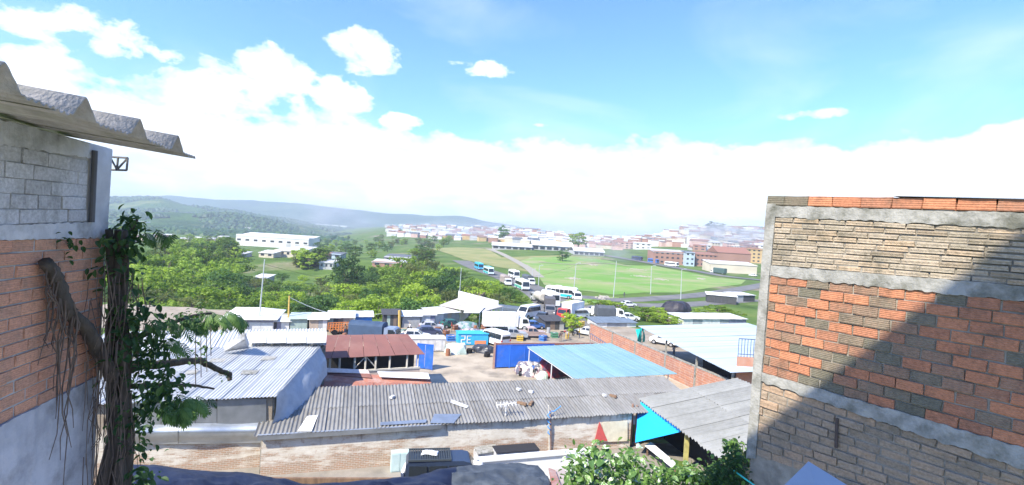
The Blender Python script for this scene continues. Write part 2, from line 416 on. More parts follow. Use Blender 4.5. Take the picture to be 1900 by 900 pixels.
# a wood on the hills that reads as one mass
def wood():
    rnd = random.Random(5); b = MB()
    def lump(p, r):
        n = len(b.v); k = 6; seed = rnd.random() * 9
        ring = [(.0, -.5), (.75, -.25), (1.0, .2), (.62, .75), (0, 1.0)]
        top = []
        b.v.append(p + V((0, 0, -.5 * r)))
        for rr, zz in ring[1:-1]:
            for q in range(k):
                a = q * 2 * math.pi / k + seed; j = rnd.uniform(.7, 1.25)
                b.v.append(p + V((math.cos(a) * rr * r * j, math.sin(a) * rr * r * j, zz * r * rnd.uniform(.8, 1.2))))
        b.v.append(p + V((0, 0, r * rnd.uniform(.9, 1.15))))
        for q in range(k):
            q2 = (q + 1) % k
            for lv in range(2): 
                a = n + 1 + lv * k; b.f.append([a + q, a + q2, a + k + q2, a + k + q]); b.m.append(0)
            b.f.append([n + 1 + 2 * k + q, n + 1 + 2 * k + q2, n + 1 + 3 * k]); b.m.append(0)
    c = 0
    while c < 13000:
        u = rnd.uniform(.2, .66); v = rnd.random() ** 1.2 * .74; p = V(hfn(u, v))
        if noise.noise(V((p.x / 260, p.y / 260, 2.2))) + .35 * noise.noise(V((p.x / 60, p.y / 60, 8))) < -.16: continue
        lump(p, rnd.uniform(5, 11)); c += 1
    o = b.build('wood', leaf_mat('wood leaves', (.018, .05, .014), (.07, .14, .03), .0, .02), smooth=False); tag(o, 'dark green wood spread over the distant hillside', 'wood', kind='stuff')
wood()

# ================================================================== the two walls beside the viewpoint
def wall_plane(A, B, face):
    u = V((B.x - A.x, B.y - A.y, 0)).normalized(); n = V((u.y, -u.x, 0))
    if n.dot(face) < 0: n = -n
    return u, n
def brick_mat(name, stops, stain, stain_amt, grooves=5, bump=.6):
    m = bpy.data.materials.new(name); m.use_nodes = True; nt = m.node_tree; L = nt.links.new
    b = nt.nodes['Principled BSDF']; b.inputs['Roughness'].default_value = .9; b.inputs['Specular IOR Level'].default_value = .15
    oi = N(nt, 'ShaderNodeObjectInfo'); tc = N(nt, 'ShaderNodeTexCoord'); geo = N(nt, 'ShaderNodeNewGeometry')
    n1 = N(nt, 'ShaderNodeTexNoise', i_Scale=7, i_Detail=7, i_Roughness=.7); L(geo.outputs['Position'], n1.inputs['Vector'])
    f = math_(nt, 'ADD', oi.outputs['Random'], math_(nt, 'MULTIPLY_ADD', n1.outputs['Fac'], .36, -.18), clamp=True)
    c = ramp(nt, f, stops).outputs[0]
    n2 = N(nt, 'ShaderNodeTexNoise', i_Scale=2.3, i_Detail=8, i_Roughness=.7); L(geo.outputs['Position'], n2.inputs['Vector'])
    c = mixc(nt, math_(nt, 'MULTIPLY', ramp(nt, n2.outputs['Fac'], [(.5, 0), (.64, 1)]).outputs[0], stain_amt), c, stain)
    n3 = N(nt, 'ShaderNodeTexNoise', i_Scale=26, i_Detail=5, i_Roughness=.7); L(geo.outputs['Position'], n3.inputs['Vector'])
    c = mixc(nt, .6, c, ramp(nt, n3.outputs['Fac'], [(.3, .35), (.7, 1)]).outputs[0], 'MULTIPLY')
    L(c, b.inputs['Base Color'])
    sep = N(nt, 'ShaderNodeSeparateXYZ'); L(tc.outputs['Object'], sep.inputs[0])
    g = math_(nt, 'SINE', math_(nt, 'MULTIPLY', sep.outputs[2], 2 * math.pi * grooves))
    hgt = math_(nt, 'ADD', math_(nt, 'MULTIPLY', g, .35), math_(nt, 'MULTIPLY', n3.outputs['Fac'], 1.6))
    bp = N(nt, 'ShaderNodeBump', i_Strength=bump, i_Distance=.012); L(hgt, bp.inputs['Height']); L(bp.outputs[0], b.inputs['Normal'])
    return m
def soft_box(m, key):
    """a brick with worn edges: a box whose front face is inset a little"""
    rnd = random.Random(key); e = .018; b = MB()
    def j(): return rnd.uniform(-.022, .022)
    back = [(-.5, .5, -.5), (.5, .5, -.5), (.5, .5, .5), (-.5, .5, .5)]
    mid = [(-.5 + j(), -.45, -.5 + j()), (j(), -.46, -.5 + j() * 1.5), (.5 + j(), -.45, -.5 + j()), (.5 + j(), -.45, .5 + j()), (j(), -.46, .5 + j() * 1.5), (-.5 + j(), -.45, .5 + j())]
    fr = [(-.5 + e, -.5, -.455), (j(), -.5 + j(), -.46), (.5 - e, -.5 + j(), -.455), (.5 - e, -.5 + j(), .455), (j(), -.5 + j(), .46), (-.5 + e, -.5, .455)]
    vs = back + mid + fr
    fs = [(0, 1, 6, 5, 4), (1, 2, 7, 6), (2, 3, 9, 8, 7), (3, 0, 4, 9)]
    for i in range(6): k = (i + 1) % 6; fs.append((4 + i, 4 + k, 10 + k, 10 + i))
    fs += [(10, 11, 14, 15), (11, 12, 13, 14)]
    b.add(vs, fs); me = b.mesh('brick', m); bm = bmesh.new(); bm.from_mesh(me); bmesh.ops.recalc_face_normals(bm, faces=bm.faces); bm.to_mesh(me); bm.free(); return me
MORTAR = mat('old mortar', (.33, .30, .25), (.20, .18, .15), rough=.95, scale=3, bump=.8, bscale=18, c3=(.10, .09, .07), s3=1.3, amt3=.6)
CEM = mat('weathered cement band', (.35, .34, .31), (.23, .225, .20), rough=.95, scale=4.5, bump=.8, bscale=24, c3=(.10, .10, .075), s3=2.2, amt3=.85)
CEMB = mat('plain cement', (.54, .54, .55), (.43, .43, .44), rough=.95, scale=2.5, bump=.7, bscale=16, c3=(.13, .13, .11), s3=1.1, amt3=.7)
BK_OR = brick_mat('hollow clay brick', [(.0, (.60, .26, .14)), (.28, (.53, .225, .125)), (.45, (.44, .20, .12)), (.60, (.37, .22, .145)), (.78, (.27, .21, .15)), (.92, (.205, .185, .135)), (1, (.19, .175, .13))], (.09, .085, .065), .45)
BK_TH = brick_mat('eroded thin brick', [(.0, (.56, .42, .28)), (.4, (.52, .43, .32)), (.75, (.45, .38, .28)), (1, (.38, .30, .21))], (.16, .15, .11), .6, 1.0, 1.0)
BK_LO = brick_mat('lower rough brick', [(.0, (.48, .33, .22)), (.5, (.42, .32, .23)), (1, (.33, .26, .19))], (.16, .15, .12), .55, 1.0, .9)
BK_LF = brick_mat('salmon clay brick', [(.0, (.68, .36, .23)), (.5, (.62, .32, .21)), (1, (.55, .31, .21))], (.28, .22, .17), .45, 5, .5)
BLK = brick_mat('cement block', [(.0, (.62, .62, .64)), (.6, (.57, .57, .59)), (1, (.50, .50, .52))], (.27, .27, .25), .5, .5, .7)
class Wall:
    def __init__(s, A, B, face): s.A = A; s.u, s.n = wall_plane(A, B, face)
    def p(s, px, py): return onplane(px, py, s.A, s.n)
    def zone(s, root, xl, yTL, yBL, yTR, yBR, rows, L, m, depth, ext=1.1, jit=.0, xr=1900, stag=.5, name='brick', proud=.0, gap=.012, xls=0.0, inv=False, rnd=random.Random(2)):
        meshes = [soft_box(m, k) for k in range(6)]
        TL, BL = s.p(xl(yTL), yTL), s.p(xl(yBL), yBL); TR, BR = s.p(xr, yTR), s.p(xr, yBR)
        TR = TL + (TR - TL) * ext; BR = BL + (BR - BL) * ext
        out = []
        for r in range(rows):
            t = (r + .5) / rows; a = TL.lerp(BL, t); b = TR.lerp(BR, t); ln = (b - a).length; d = (b - a).normalized()
            hh = (TL - BL).length / rows * (1 - t) + (TR - BR).length / rows * t
            hA = (TL - BL).length / rows; hB = (TR - BR).length / rows
            x = -L * (stag if r % 2 else 0.0) - rnd.uniform(0, .25) * L * (jit > .01)
            while x < ln:
                Lb = L * (1 + rnd.uniform(-jit, jit) * 3); x0 = max(x, 0); x1 = min(x + Lb, ln); x += Lb
                if x1 - x0 < .06: continue
                k = (x0 + x1) / 2 / ln; hb = hA + (hB - hA) * k
                c = a + d * ((x0 + x1) / 2) + s.n * (proud + rnd.uniform(-.5, .5) * .022 * (1 + jit * 8)) - s.n * depth / 2
                o = link(name, rnd.choice(meshes), root)
                zz = V((0, 0, 1)); zz = (zz - d * zz.dot(d)).normalized(); yy = zz.cross(d)
                xd = d
                if yy.dot(s.n) > 0: xd = -d; yy = -yy
                R = Matrix((xd, yy, zz)).transposed()
                R = R @ Matrix.Rotation(rnd.uniform(-jit, jit) * .35, 3, 'Y')
                o.rotation_euler = R.to_euler(); o.location = c - root.location
                o.scale = (x1 - x0 - gap * rnd.uniform(.7, 1.5), depth, hb - gap * rnd.uniform(.8, 1.5)); out.append(o)
        return out
    def band(s, name, root, xl, yTL, yBL, yTR, yBR, m, proud, back, ext=1.1, xr=1900, seg=90, rough=.02):
        TL, BL = s.p(xl(yTL), yTL), s.p(xl(yBL), yBL); TR, BR = s.p(xr, yTR), s.p(xr, yBR)
        TR = TL + (TR - TL) * ext; BR = BL + (BR - BL) * ext; b = MB(); n = s.n
        for i in range(seg + 1):
            t = i / seg; T = TL.lerp(TR, t); Bq = BL.lerp(BR, t)
            T = T + V((0, 0, rough * noise.noise(T * 11))); Bq = Bq + V((0, 0, rough * 1.5 * noise.noise(Bq * 13 + V((3, 3, 3)))))
            w1 = proud + .014 * noise.noise(T * 9); w2 = proud + .014 * noise.noise(Bq * 9)
            b.v += [T - n * back, T + n * w1, Bq + n * w2, Bq - n * back]
        for i in range(seg):
            for k in range(4): b.f.append([4 * i + k, 4 * i + (k + 1) % 4, 4 * i + 4 + (k + 1) % 4, 4 * i + 4 + k]); b.m.append(0)
        e = 4 * seg; b.f += [[0, 3, 2, 1], [e, e + 1, e + 2, e + 3]]; b.m += [0, 0]
        return b.build(name, m, root, world=True, fix=True)
def right_wall():
    W_ = Wall(atY(1402, 600, 8.3), atY(1900, 600, 5.6), V((-1, -.4, 0)))
    base = W_.A.copy(); base.z = h(base.x, base.y) - .2
    root = thing('brick_wall', 'tall end wall of patchy orange and grey hollow bricks crossed by cement bands', 'wall', base)
    def xl(y): return 1424 - (y - 365) * 38 / 470 
    def xc(y): return xl(y) + 17
    ext = 1.08
    # core of mortar a little behind the bricks
    T0, T1 = W_.p(xl(372), 372), W_.p(1900, 380); T1 = T0 + (T1 - T0) * (ext - .005)
    B0 = V((T0.x, T0.y, base.z - .3)); B1 = V((T1.x, T1.y, base.z - .3)); n = W_.n
    MB().hexa([B0 - n * .16, B1 - n * .16, B1 - n * .022, B0 - n * .022], [T0 - n * .16, T1 - n * .16, T1 - n * .022, T0 - n * .022]).build('mortar_core', MORTAR, root, world=True, fix=True)
    W_.zone(root, xl, 363, 381, 369, 394, 1, .36, BK_OR, .20, ext, .02, proud=.02, gap=.006)
    W_.band('cement_band', root, xc, 382, 402, 395, 424, CEM, .012, .1, ext)
    W_.zone(root, xc, 402, 492, 424, 531, 9, .36, BK_TH, .10, ext, .05, gap=.018)
    W_.band('cement_band', root, xc, 492, 512, 531, 560, CEM, .016, .1, ext)
    W_.zone(root, xc, 510, 692, 558, 832, 11, .32, BK_OR, .10, ext, .014, gap=.016)
    W_.band('cement_band', root, xc, 691, 708, 831, 870, CEM, .02, .1, ext)
    W_.zone(root, xc, 708, 845, 870, 1020, 9, .34, BK_LO, .10, 1.0, .05, gap=.018)
    # corner column
    b = MB(); P = [W_.p(xl(y), y) for y in (378, 850)]; Q = [W_.p(xc(y), y) for y in (378, 850)]
    N_ = 14
    for i in range(N_ + 1):
        t = i / N_; a = P[0].lerp(P[1], t); c = Q[0].lerp(Q[1], t) 
        ja = W_.u * .012 * noise.noise(a * 4); jc = W_.u * .03 * noise.noise(c * 5)
        b.v += [a - n * .2 + ja, a + n * (.018 + .008 * noise.noise(a * 6)) + ja, c + n * (.018 + .008 * noise.noise(c * 6)) + jc, c - n * .2]
    for i in range(N_):
        for k in range(4): b.f.append([4 * i + k, 4 * i + (k + 1) % 4, 4 * i + 4 + (k + 1) % 4, 4 * i + 4 + k]); b.m.append(0)
    b.build('corner_column', CEM, root, world=True, fix=True)
    # short iron stub in the wall
    q0, q1 = W_.p(1555, 776), W_.p(1553, 830)
    MB().tube([q0 + n * .03, q1 + n * .03], .022, 8).build('iron_stub', mat('rusty iron', (.10, .07, .055), (.06, .05, .05), rough=.8), root, world=True)
    # thin tin flashing along the top
    T2, T3 = W_.p(1660, 364.6), W_.p(1900, 370.8); T3 = T2 + (T3 - T2) * 1.1
    MB().hexa([T2 - n * .2, T3 - n * .2, T3 + n * .045, T2 + n * .045], [T2 - n * .2 + V((0, 0, .004)), T3 - n * .2 + V((0, 0, .008)), T3 + n * .045 + V((0, 0, .01)), T2 + n * .045 + V((0, 0, .004))]).build('tin_flashing', mat('dark tin', (.08, .09, .10), rough=.5, metal=.4), root, world=True, fix=True)
    return W_
RW = right_wall()
def left_wall():
    W_ = Wall(atY(203, 400, 7.5), atY(0, 450, 5.5), V((1, .2, 0)))
    base = W_.A.copy(); base.z = 10.0
    root = thing('house_end_wall', 'grey block and salmon brick house wall under a fibre cement eave', 'wall', base)
    def xl(y): return 208 - (y - 275) * 9 / 140
    n = W_.n; ext = 1.18
    T0, T1 = W_.p(xl(276), 276), W_.p(0, 219); T1 = T0 + (T1 - T0) * ext
    B0 = V((T0.x, T0.y, 9.6)); B1 = V((T1.x, T1.y, 9.6))
    MB().hexa([B0 - n * .2, B1 - n * .2, B1 - n * .016, B0 - n * .016], [T0 - n * .2, T1 - n * .2, T1 - n * .016, T0 - n * .016]).build('mortar_core', mat('wall mortar', (.40, .39, .37), (.30, .29, .28), rough=.95, scale=4, bump=.6), root, world=True, fix=True)
    xb = lambda y: xl(y) - 40
    W_.zone(root, xb, 299, 411, 266, 418, 5, .42, BLK, .1, 1.18, .012, xr=0, name='block', gap=.008)
    W_.band('cement_beam', root, xl, 277, 300, 221, 268, CEMB, .006, .1, ext, xr=0)
    W_.band('cement_beam', root, xl, 411, 441, 418, 445, CEMB, .014, .1, ext, xr=0)
    W_.zone(root, xl, 441, 698, 445, 790, 14, .37, BK_LF, .1, 1.15, .015, xr=0, gap=.016)
    W_.band('plaster_plinth', root, xl, 697, 980, 789, 1200, mat('grey plaster', (.44, .45, .48), (.32, .33, .36), rough=.95, scale=2, bump=.8, bscale=9, c3=(.1, .1, .09), s3=1.5), .02, .1, ext, xr=0)
    # corner pillar with a dark upright tube beside it
    P = [W_.p(xl(y), y) for y in (279, 413)]; Q = [W_.p(xl(y) - 30, y) for y in (276, 413)]
    MB().hexa([P[1] - n * .2, Q[1] - n * .2, Q[1] + n * .01, P[1] + n * .01], [P[0] - n * .2, Q[0] - n * .2, Q[0] + n * .01, P[0] + n * .01]).build('corner_pillar', CEMB, root, world=True, fix=True)
    a, c = W_.p(171, 279), W_.p(165, 412)
    MB().tube([a + n * .035, c + n * .035], .035, 8).build('dark_tube', mat('dark pipe', (.10, .10, .11), rough=.7), root, world=True)
    # eave of fibre cement sheets, each sheet one tall ridge and small ripples
    ETN = mat('mossy fibre cement', (.40, .37, .33), (.28, .26, .23), rough=.95, scale=5, bump=.6, bscale=25, c3=(.22, .22, .17), s3=2.2, amt3=.45)
    along = V((-W_.u.x, -W_.u.y, 0)); E0 = G(362, 294, CAMZ + .88)
    rise = .10; per = 0.985
    prof = []
    for i_ in range(61):
        q_ = i_ / 60; d_ = abs(q_ - .42); rd = .235 * (max(0, 1 - d_ / .19)) ** .85 if d_ < .19 else 0
        rp = .017 * (1 - math.cos(2 * math.pi * q_ / .084)) * (1 if d_ > .16 else .25); prof.append((q_ * 1.02, max(rd, 0) + rp))
    for k in range(5):
        b = MB(); m_ = len(prof); th = .012
        for (dx) in (0.0, -1.0, -2.2):
            for (q, z) in prof:
                p = E0 - along * ((k + 1) * per - (q) * per) + n * dx + V((0, 0, -dx * rise + z + .01 * (k % 2)))
                b.v.append(p)
        for r in range(2):
            for i in range(m_ - 1): a = r * m_ + i; b.f.append([a, a + 1, a + m_ + 1, a + m_]); b.m.append(0)
        o = b.build('roof_sheet', ETN, root, world=True, smooth=True); md = o.modifiers.new('t', 'SOLIDIFY'); md.thickness = .012
    # small welded bracket under the eave
    b = MB(); ps = {k: atY(x, y, 7.62) for k, (x, y) in dict(a=(204, 291), b=(237, 293), c=(235, 316), d=(202, 315), e=(219, 292), f=(217, 315)).items()}
    for i, j in ('ab', 'bc', 'cd', 'ef', 'bf', 'af'): b.tube([ps[i], ps[j]], .016, 6)
    b.tube([ps['d'], W_.p(190, 313) - n * .1], .016, 6); b.tube([ps['a'], W_.p(190, 290) - n * .1], .016, 6)
    b.build('truss_end', mat('grey steel', (.16, .15, .14), rough=.6), root, world=True)
    return W_
LW = left_wall()
def house_shade_slab():  # unseen slab on columns, edge shaped to throw the shadow on the end wall
    S1, S2 = RW.p(1900, 421), RW.p(1385, 813)
    E2 = S2 + SUN_TO * 14.5; E1 = S1 + SUN_TO * 14.5; d = (E1 - E2); E1 = E1 + d * .5; E2 = E2 - d * .12
    q = V((-(E1 - E2).y, (E1 - E2).x, 0)).normalized()
    if q.x > 0: q = -q
    root = thing('house', 'unseen shadow casting slab on columns for the house the view is taken from', 'house', (E1.x, E1.y, 9.5))
    D = .35; dn = V((0, 0, -5.2)); b = MB(); up = V((0, 0, -.1))
    b.hexa([E2 + dn, E1 + dn, E1 + q * D + dn, E2 + q * D + dn], [E2 + up, E1 + up, E1 + q * D + up, E2 + q * D + up]); b.build('shading_slab', CEM, root, world=True, fix=True)
    b = MB(); u3 = V((0, 0, .09)); e = (E1 - E2).normalized() * .1
    b.hexa([E2 - e - u3, E1 + e - u3, E1 + e + q * .9 - u3, E2 - e + q * .9 - u3], [E2 - e, E1 + e, E1 + e + q * .9, E2 - e + q * .9]).build('roof', CEMB, root, world=True, fix=True)
    for t in (.03, .5, .97):
        p = E2.lerp(E1, t) + q * D / 2; MB().box((p.x, p.y, (9.5 + p.z - 5) / 2), (.3, .3, p.z - 5 - 9.5)).build('column', CEM, root, world=True)
house_shade_slab()
# ================================================================== sheds and roofs below
_sheet = {}
def sheet_mesh(wd, ln, pitch, amp, m, box=False, skew=0.0):
    key = (round(wd, 2), round(ln, 2), pitch, amp, m.name, round(skew, 3))
    if key in _sheet: return _sheet[key]
    b = MB(); nw = max(1, round(wd / pitch)); k = 8 if not box else 6; n = nw * k
    for y in (0, ln):
        for i in range(n + 1):
            t = i / k; ph = t - math.floor(t)
            z = amp * math.cos(2 * math.pi * t) if not box else amp * (1 if ph < .3 else (-1 if .42 < ph < .88 else 0))
            b.v.append(V((i / n * wd + skew * y, y, z)))
    for i in range(n): b.f.append([i, i + 1, n + 2 + i, n + 1 + i]); b.m.append(0)
    _sheet[key] = b.mesh('roof_sheet', m, smooth=True); return _sheet[key]
def corr_roof(root, O, u, s, Wd, Ln, m, pitch=.22, amp=.03, sw=.95, rows=1, rnd=random.Random(4), jit=.012, box=False, ragged=.0):
    u = u.normalized(); s0 = s.normalized(); n = u.cross(s0).normalized(); s = n.cross(u); skew = s0.dot(u) / s0.dot(s); Ln = Ln * s0.dot(s)
    R = Matrix((u, s, n)).transposed().to_4x4()
    cnt = max(1, round(Wd / sw)); sw = Wd / cnt; ll = Ln / rows
    for r in range(rows):
        for i in range(cnt):
            me = sheet_mesh(sw * 1.03, ll * (1.04 if r else 1.02), pitch, amp, m, box, skew)
            o = link('roof_sheet', me, root)
            p = O + u * (i * sw + skew * r * ll) + s * (r * ll - .02 * ll + rnd.uniform(-1, 1) * ragged) + n * (.015 * (i % 2) + .02 * (rows - r) * 0 + .022 * r + rnd.uniform(0, jit))
            M = Matrix.Translation(p) @ R @ Matrix.Rotation(rnd.uniform(-1, 1) * .006, 4, 'Z')
            o.matrix_basis = parent_mat(root).inverted() @ M
def slab(root, name, pts, th, m):
    pts = [V(p) for p in pts]; n = (pts[1] - pts[0]).cross(pts[3] - pts[0]).normalized()
    if n.z < 0: n = -n
    return MB().hexa([p - n * th for p in pts], pts).build(name, m, root, world=True, fix=True)
def vwall(root, name, a, b, z0, z1, th, m, z1b=None):
    a, b = V(a), V(b); d = V((b.x - a.x, b.y - a.y, 0)).normalized(); n = V((d.y, -d.x, 0)) * th / 2; z1b = z1 if z1b is None else z1b
    A = lambda p, z, k: V((p.x, p.y, z)) + n * k
    return MB().hexa([A(a, z0, 1), A(b, z0, 1), A(b, z0, -1), A(a, z0, -1)], [A(a, z1, 1), A(b, z1b, 1), A(b, z1b, -1), A(a, z1, -1)]).build(name, m, root, world=True, fix=True)
def post(root, p, z0, z1, r, m, name='post', square=True):
    p = V(p); b = MB()
    if square: b.box((p.x, p.y, (z0 + z1) / 2), (2 * r, 2 * r, z1 - z0))
    else: b.tube([(p.x, p.y, z0), (p.x, p.y, z1)], r, 8)
    return b.build(name, m, root, world=True)
ETG = mat('grey fibre cement roofing', (.225, .222, .215), (.165, .16, .152), rough=.85, scale=.9, bump=.3, bscale=20, c3=(.13, .112, .09), s3=.5, amt3=.75, objrand=.28)
ETW = mat('pale fibre cement roofing', (.50, .51, .51), (.42, .43, .43), rough=.8, scale=.7, bump=.2, bscale=20, c3=(.30, .31, .31), s3=.5, amt3=.5, objrand=.14)
ETP = mat('bleached roofing', (.285, .285, .27), (.22, .222, .21), rough=.85, scale=.8, bump=.2, bscale=20, c3=(.18, .18, .16), s3=.6, amt3=.6, objrand=.2)
ZINC = mat('zinc sheet', (.50, .53, .55), (.40, .43, .45), rough=.38, scale=1.2, metal=.75, bump=.15, bscale=3, c3=(.30, .29, .27), s3=.8, amt3=.4)
REDR = mat('red painted sheet', (.235, .105, .085), (.19, .09, .075), rough=.75, scale=.5, bump=.1, c3=(.28, .16, .125), s3=.35, amt3=.5, objrand=.1)
RUST = mat('rusted sheet', (.38, .16, .11), (.30, .13, .10), rough=.85, scale=1.5, bump=.3, c3=(.45, .36, .32), s3=.7, amt3=.6, objrand=.15)
BLUEG = mat('blue painted steel', (.03, .15, .62), (.025, .12, .50), rough=.5, scale=.8, bump=.1, c3=(.16, .2, .38), s3=.6, amt3=.6, objrand=.2)
SKYR = mat('light blue sheet', (.19, .33, .375), (.22, .355, .40), rough=.6, scale=.3, bump=.1, c3=(.25, .37, .41), s3=.35, amt3=.6, objrand=.12)
WOODW = mat('pale painted wood', (.58, .55, .48), (.45, .41, .35), rough=.8, scale=3)
WOODB = mat('brown wood', (.25, .16, .10), (.16, .10, .065), rough=.85, scale=4, stretch=(1, 1, .3))
WHITE = mat('white paint', (.80, .80, .78), (.72, .72, .70), rough=.6, scale=2)
DARKI = mat('interior shade and dark tin', (.03, .03, .035), rough=.9)  # near-black that paints the shade inside open sheds; also a dark tin lid
BRKW = mat('brick wall far', (.50, .24, .15), (.42, .20, .13), rough=.9, scale=4, bump=.4, c3=(.55, .42, .33), s3=.5, amt3=.5)
def wash_mat():
    m = bpy.data.materials.new('worn whitewash'); m.use_nodes = True; nt = m.node_tree; L = nt.links.new
    b = nt.nodes['Principled BSDF']; b.inputs['Roughness'].default_value = .95; b.inputs['Specular IOR Level'].default_value = .1
    geo = N(nt, 'ShaderNodeNewGeometry')
    def nz(s, st, d=7):
        mp = N(nt, 'ShaderNodeMapping'); mp.inputs['Scale'].default_value = st; L(geo.outputs['Position'], mp.inputs[0])
        n = N(nt, 'ShaderNodeTexNoise', i_Scale=s, i_Detail=d, i_Roughness=.68); L(mp.outputs[0], n.inputs['Vector']); return n.outputs['Fac']
    sep = N(nt, 'ShaderNodeSeparateXYZ'); L(geo.outputs['Position'], sep.inputs[0])
    c = mixc(nt, ramp(nt, nz(1.2, (1, 1, 1.5)), [(.35, 0), (.65, 1)]).outputs[0], (.74, .70, .62), (.60, .54, .45))
    low = math_(nt, 'ADD', nz(.8, (.5, .5, 2.2)), math_(nt, 'MULTIPLY', math_(nt, 'SUBTRACT', 2.0, sep.outputs[2]), .10))
    br = N(nt, 'ShaderNodeTexBrick', i_Scale=1.0); br.inputs['Brick Width'].default_value = .30; br.inputs['Row Height'].default_value = .115; br.inputs['Mortar Size'].default_value = .014
    br.inputs['Color1'].default_value = (.42, .24, .15, 1); br.inputs['Color2'].default_value = (.34, .24, .17, 1); br.inputs['Mortar'].default_value = (.52, .46, .38, 1)
    mp = N(nt, 'ShaderNodeMapping'); mp.inputs['Rotation'].default_value = (rad(90), 0, 0); L(geo.outputs['Position'], mp.inputs[0]); L(mp.outputs[0], br.inputs[0])
    c = mixc(nt, ramp(nt, low, [(.47, 0), (.58, .9)]).outputs[0], c, br.outputs['Color'])
    spot = ramp(nt, nz(2.6, (1, 1, 1)), [(.58, 0), (.68, .7)]).outputs[0]; c = mixc(nt, spot, c, br.outputs['Color'])
    drip = math_(nt, 'ADD', nz(1.6, (1.6, 1.6, .22)), math_(nt, 'MULTIPLY', math_(nt, 'SUBTRACT', sep.outputs[2], 2.75), .25))
    c = mixc(nt, ramp(nt, drip, [(.54, 0), (.70, .8)]).outputs[0], c, (.25, .19, .13))
    L(c, b.inputs['Base Color'])
    bp = N(nt, 'ShaderNodeBump', i_Strength=.5, i_Distance=.02); L(br.outputs['Fac'], bp.inputs['Height']); bp.invert = True; L(bp.outputs[0], b.inputs['Normal'])
    return m
WASH = wash_mat()
# ---- long grey shed across the alley
e0, e1 = G(478, 808, 3.3), G(1176, 767, 3.3)
LU = (e1 - e0); LWID = LU.length; LU = LU.normalized(); LS = V((-LU.y, LU.x, 0))
def long_shed():
    root = thing('long_shed', 'long low shed under grey corrugated sheets with worn whitewashed wall', 'shed', (e0.x, e0.y, .6))
    dep = 5.5; rise = 1.0; s = (LS * dep + V((0, 0, rise)))
    corr_roof(root, e0 + LU * -.2, LU, s, LWID + 6.5, s.length, ETG, .245, .042, .98, 2, jit=.03, ragged=.04)
    a = e0 + LS * .35 + LU * .2; b = e1 + LS * .35
    vwall(root, 'wall', a, b, .3, 3.28, .18, WASH)
    vwall(root, 'back_wall', a + LS * 4.8, b + LS * 4.8 + LU * 2.5, 0, 4.0, .18, CEM)
    vwall(root, 'end_wall', a + LS * .1, a + LS * 4.7, .3, 3.25, .15, CEM, 4.0)
    # fascia flashing on one stretch of the eave
    f0, f1 = e0, e0 + LU * (LWID * .43); n = -LS * .06; 
    MB().hexa([f0 + n + V((0, 0, -.30)), f1 + n + V((0, 0, -.26)), f1 + V((0, 0, -.26)), f0 + V((0, 0, -.30))], [f0 + n + V((0, 0, .02)), f1 + n + V((0, 0, .02)), f1 + V((0, 0, .06)), f0 + V((0, 0, .06))]).build('fascia', ZINC, root, world=True, fix=True)
    # loose sheets laid over the roof
    for (pts, m, zz) in (([(798, 785), (842, 785), (856, 768), (806, 768)], ZINC, .09), ([(835, 747), (866, 757), (870, 753), (838, 741)], CEMB, .1), ([(705, 789), (790, 784), (792, 778), (706, 783)], ZINC, .1), ([(552, 800), (578, 800), (590, 770), (570, 772)], WHITE, .12)):
        P = []
        nn = LU.cross(s).normalized()
        for p in pts: P.append(onplane(p[0], p[1], e0 + nn * zz, nn))
        slab(root, 'patch_sheet', P, .02, m)
    return root
long_shed()
def ant():
    p = onplane(938, 772, e0, LU.cross(LS * 5.5 + V((0, 0, 1.0))).normalized())
    r = thing('television_antenna', 'white television antenna standing on the grey shed roof', 'antenna', p)
    MB().tube([(0, 0, 0), (0, 0, 1.0)], .035, 8).build('mast', WHITE, r)
    MB().tube([(-.7, -.1, .75), (.7, .1, .95)], .03, 8).build('boom', WHITE, r)
    for k in range(6):
        t = -1 + k * .4; ln = .55 - .05 * k
        MB().tube([(.65 * t + .05, -ln, .84 + .1 * t), (.65 * t - .05, ln, .84 + .1 * t)], .026, 6).build('element', WHITE, r)
ant()
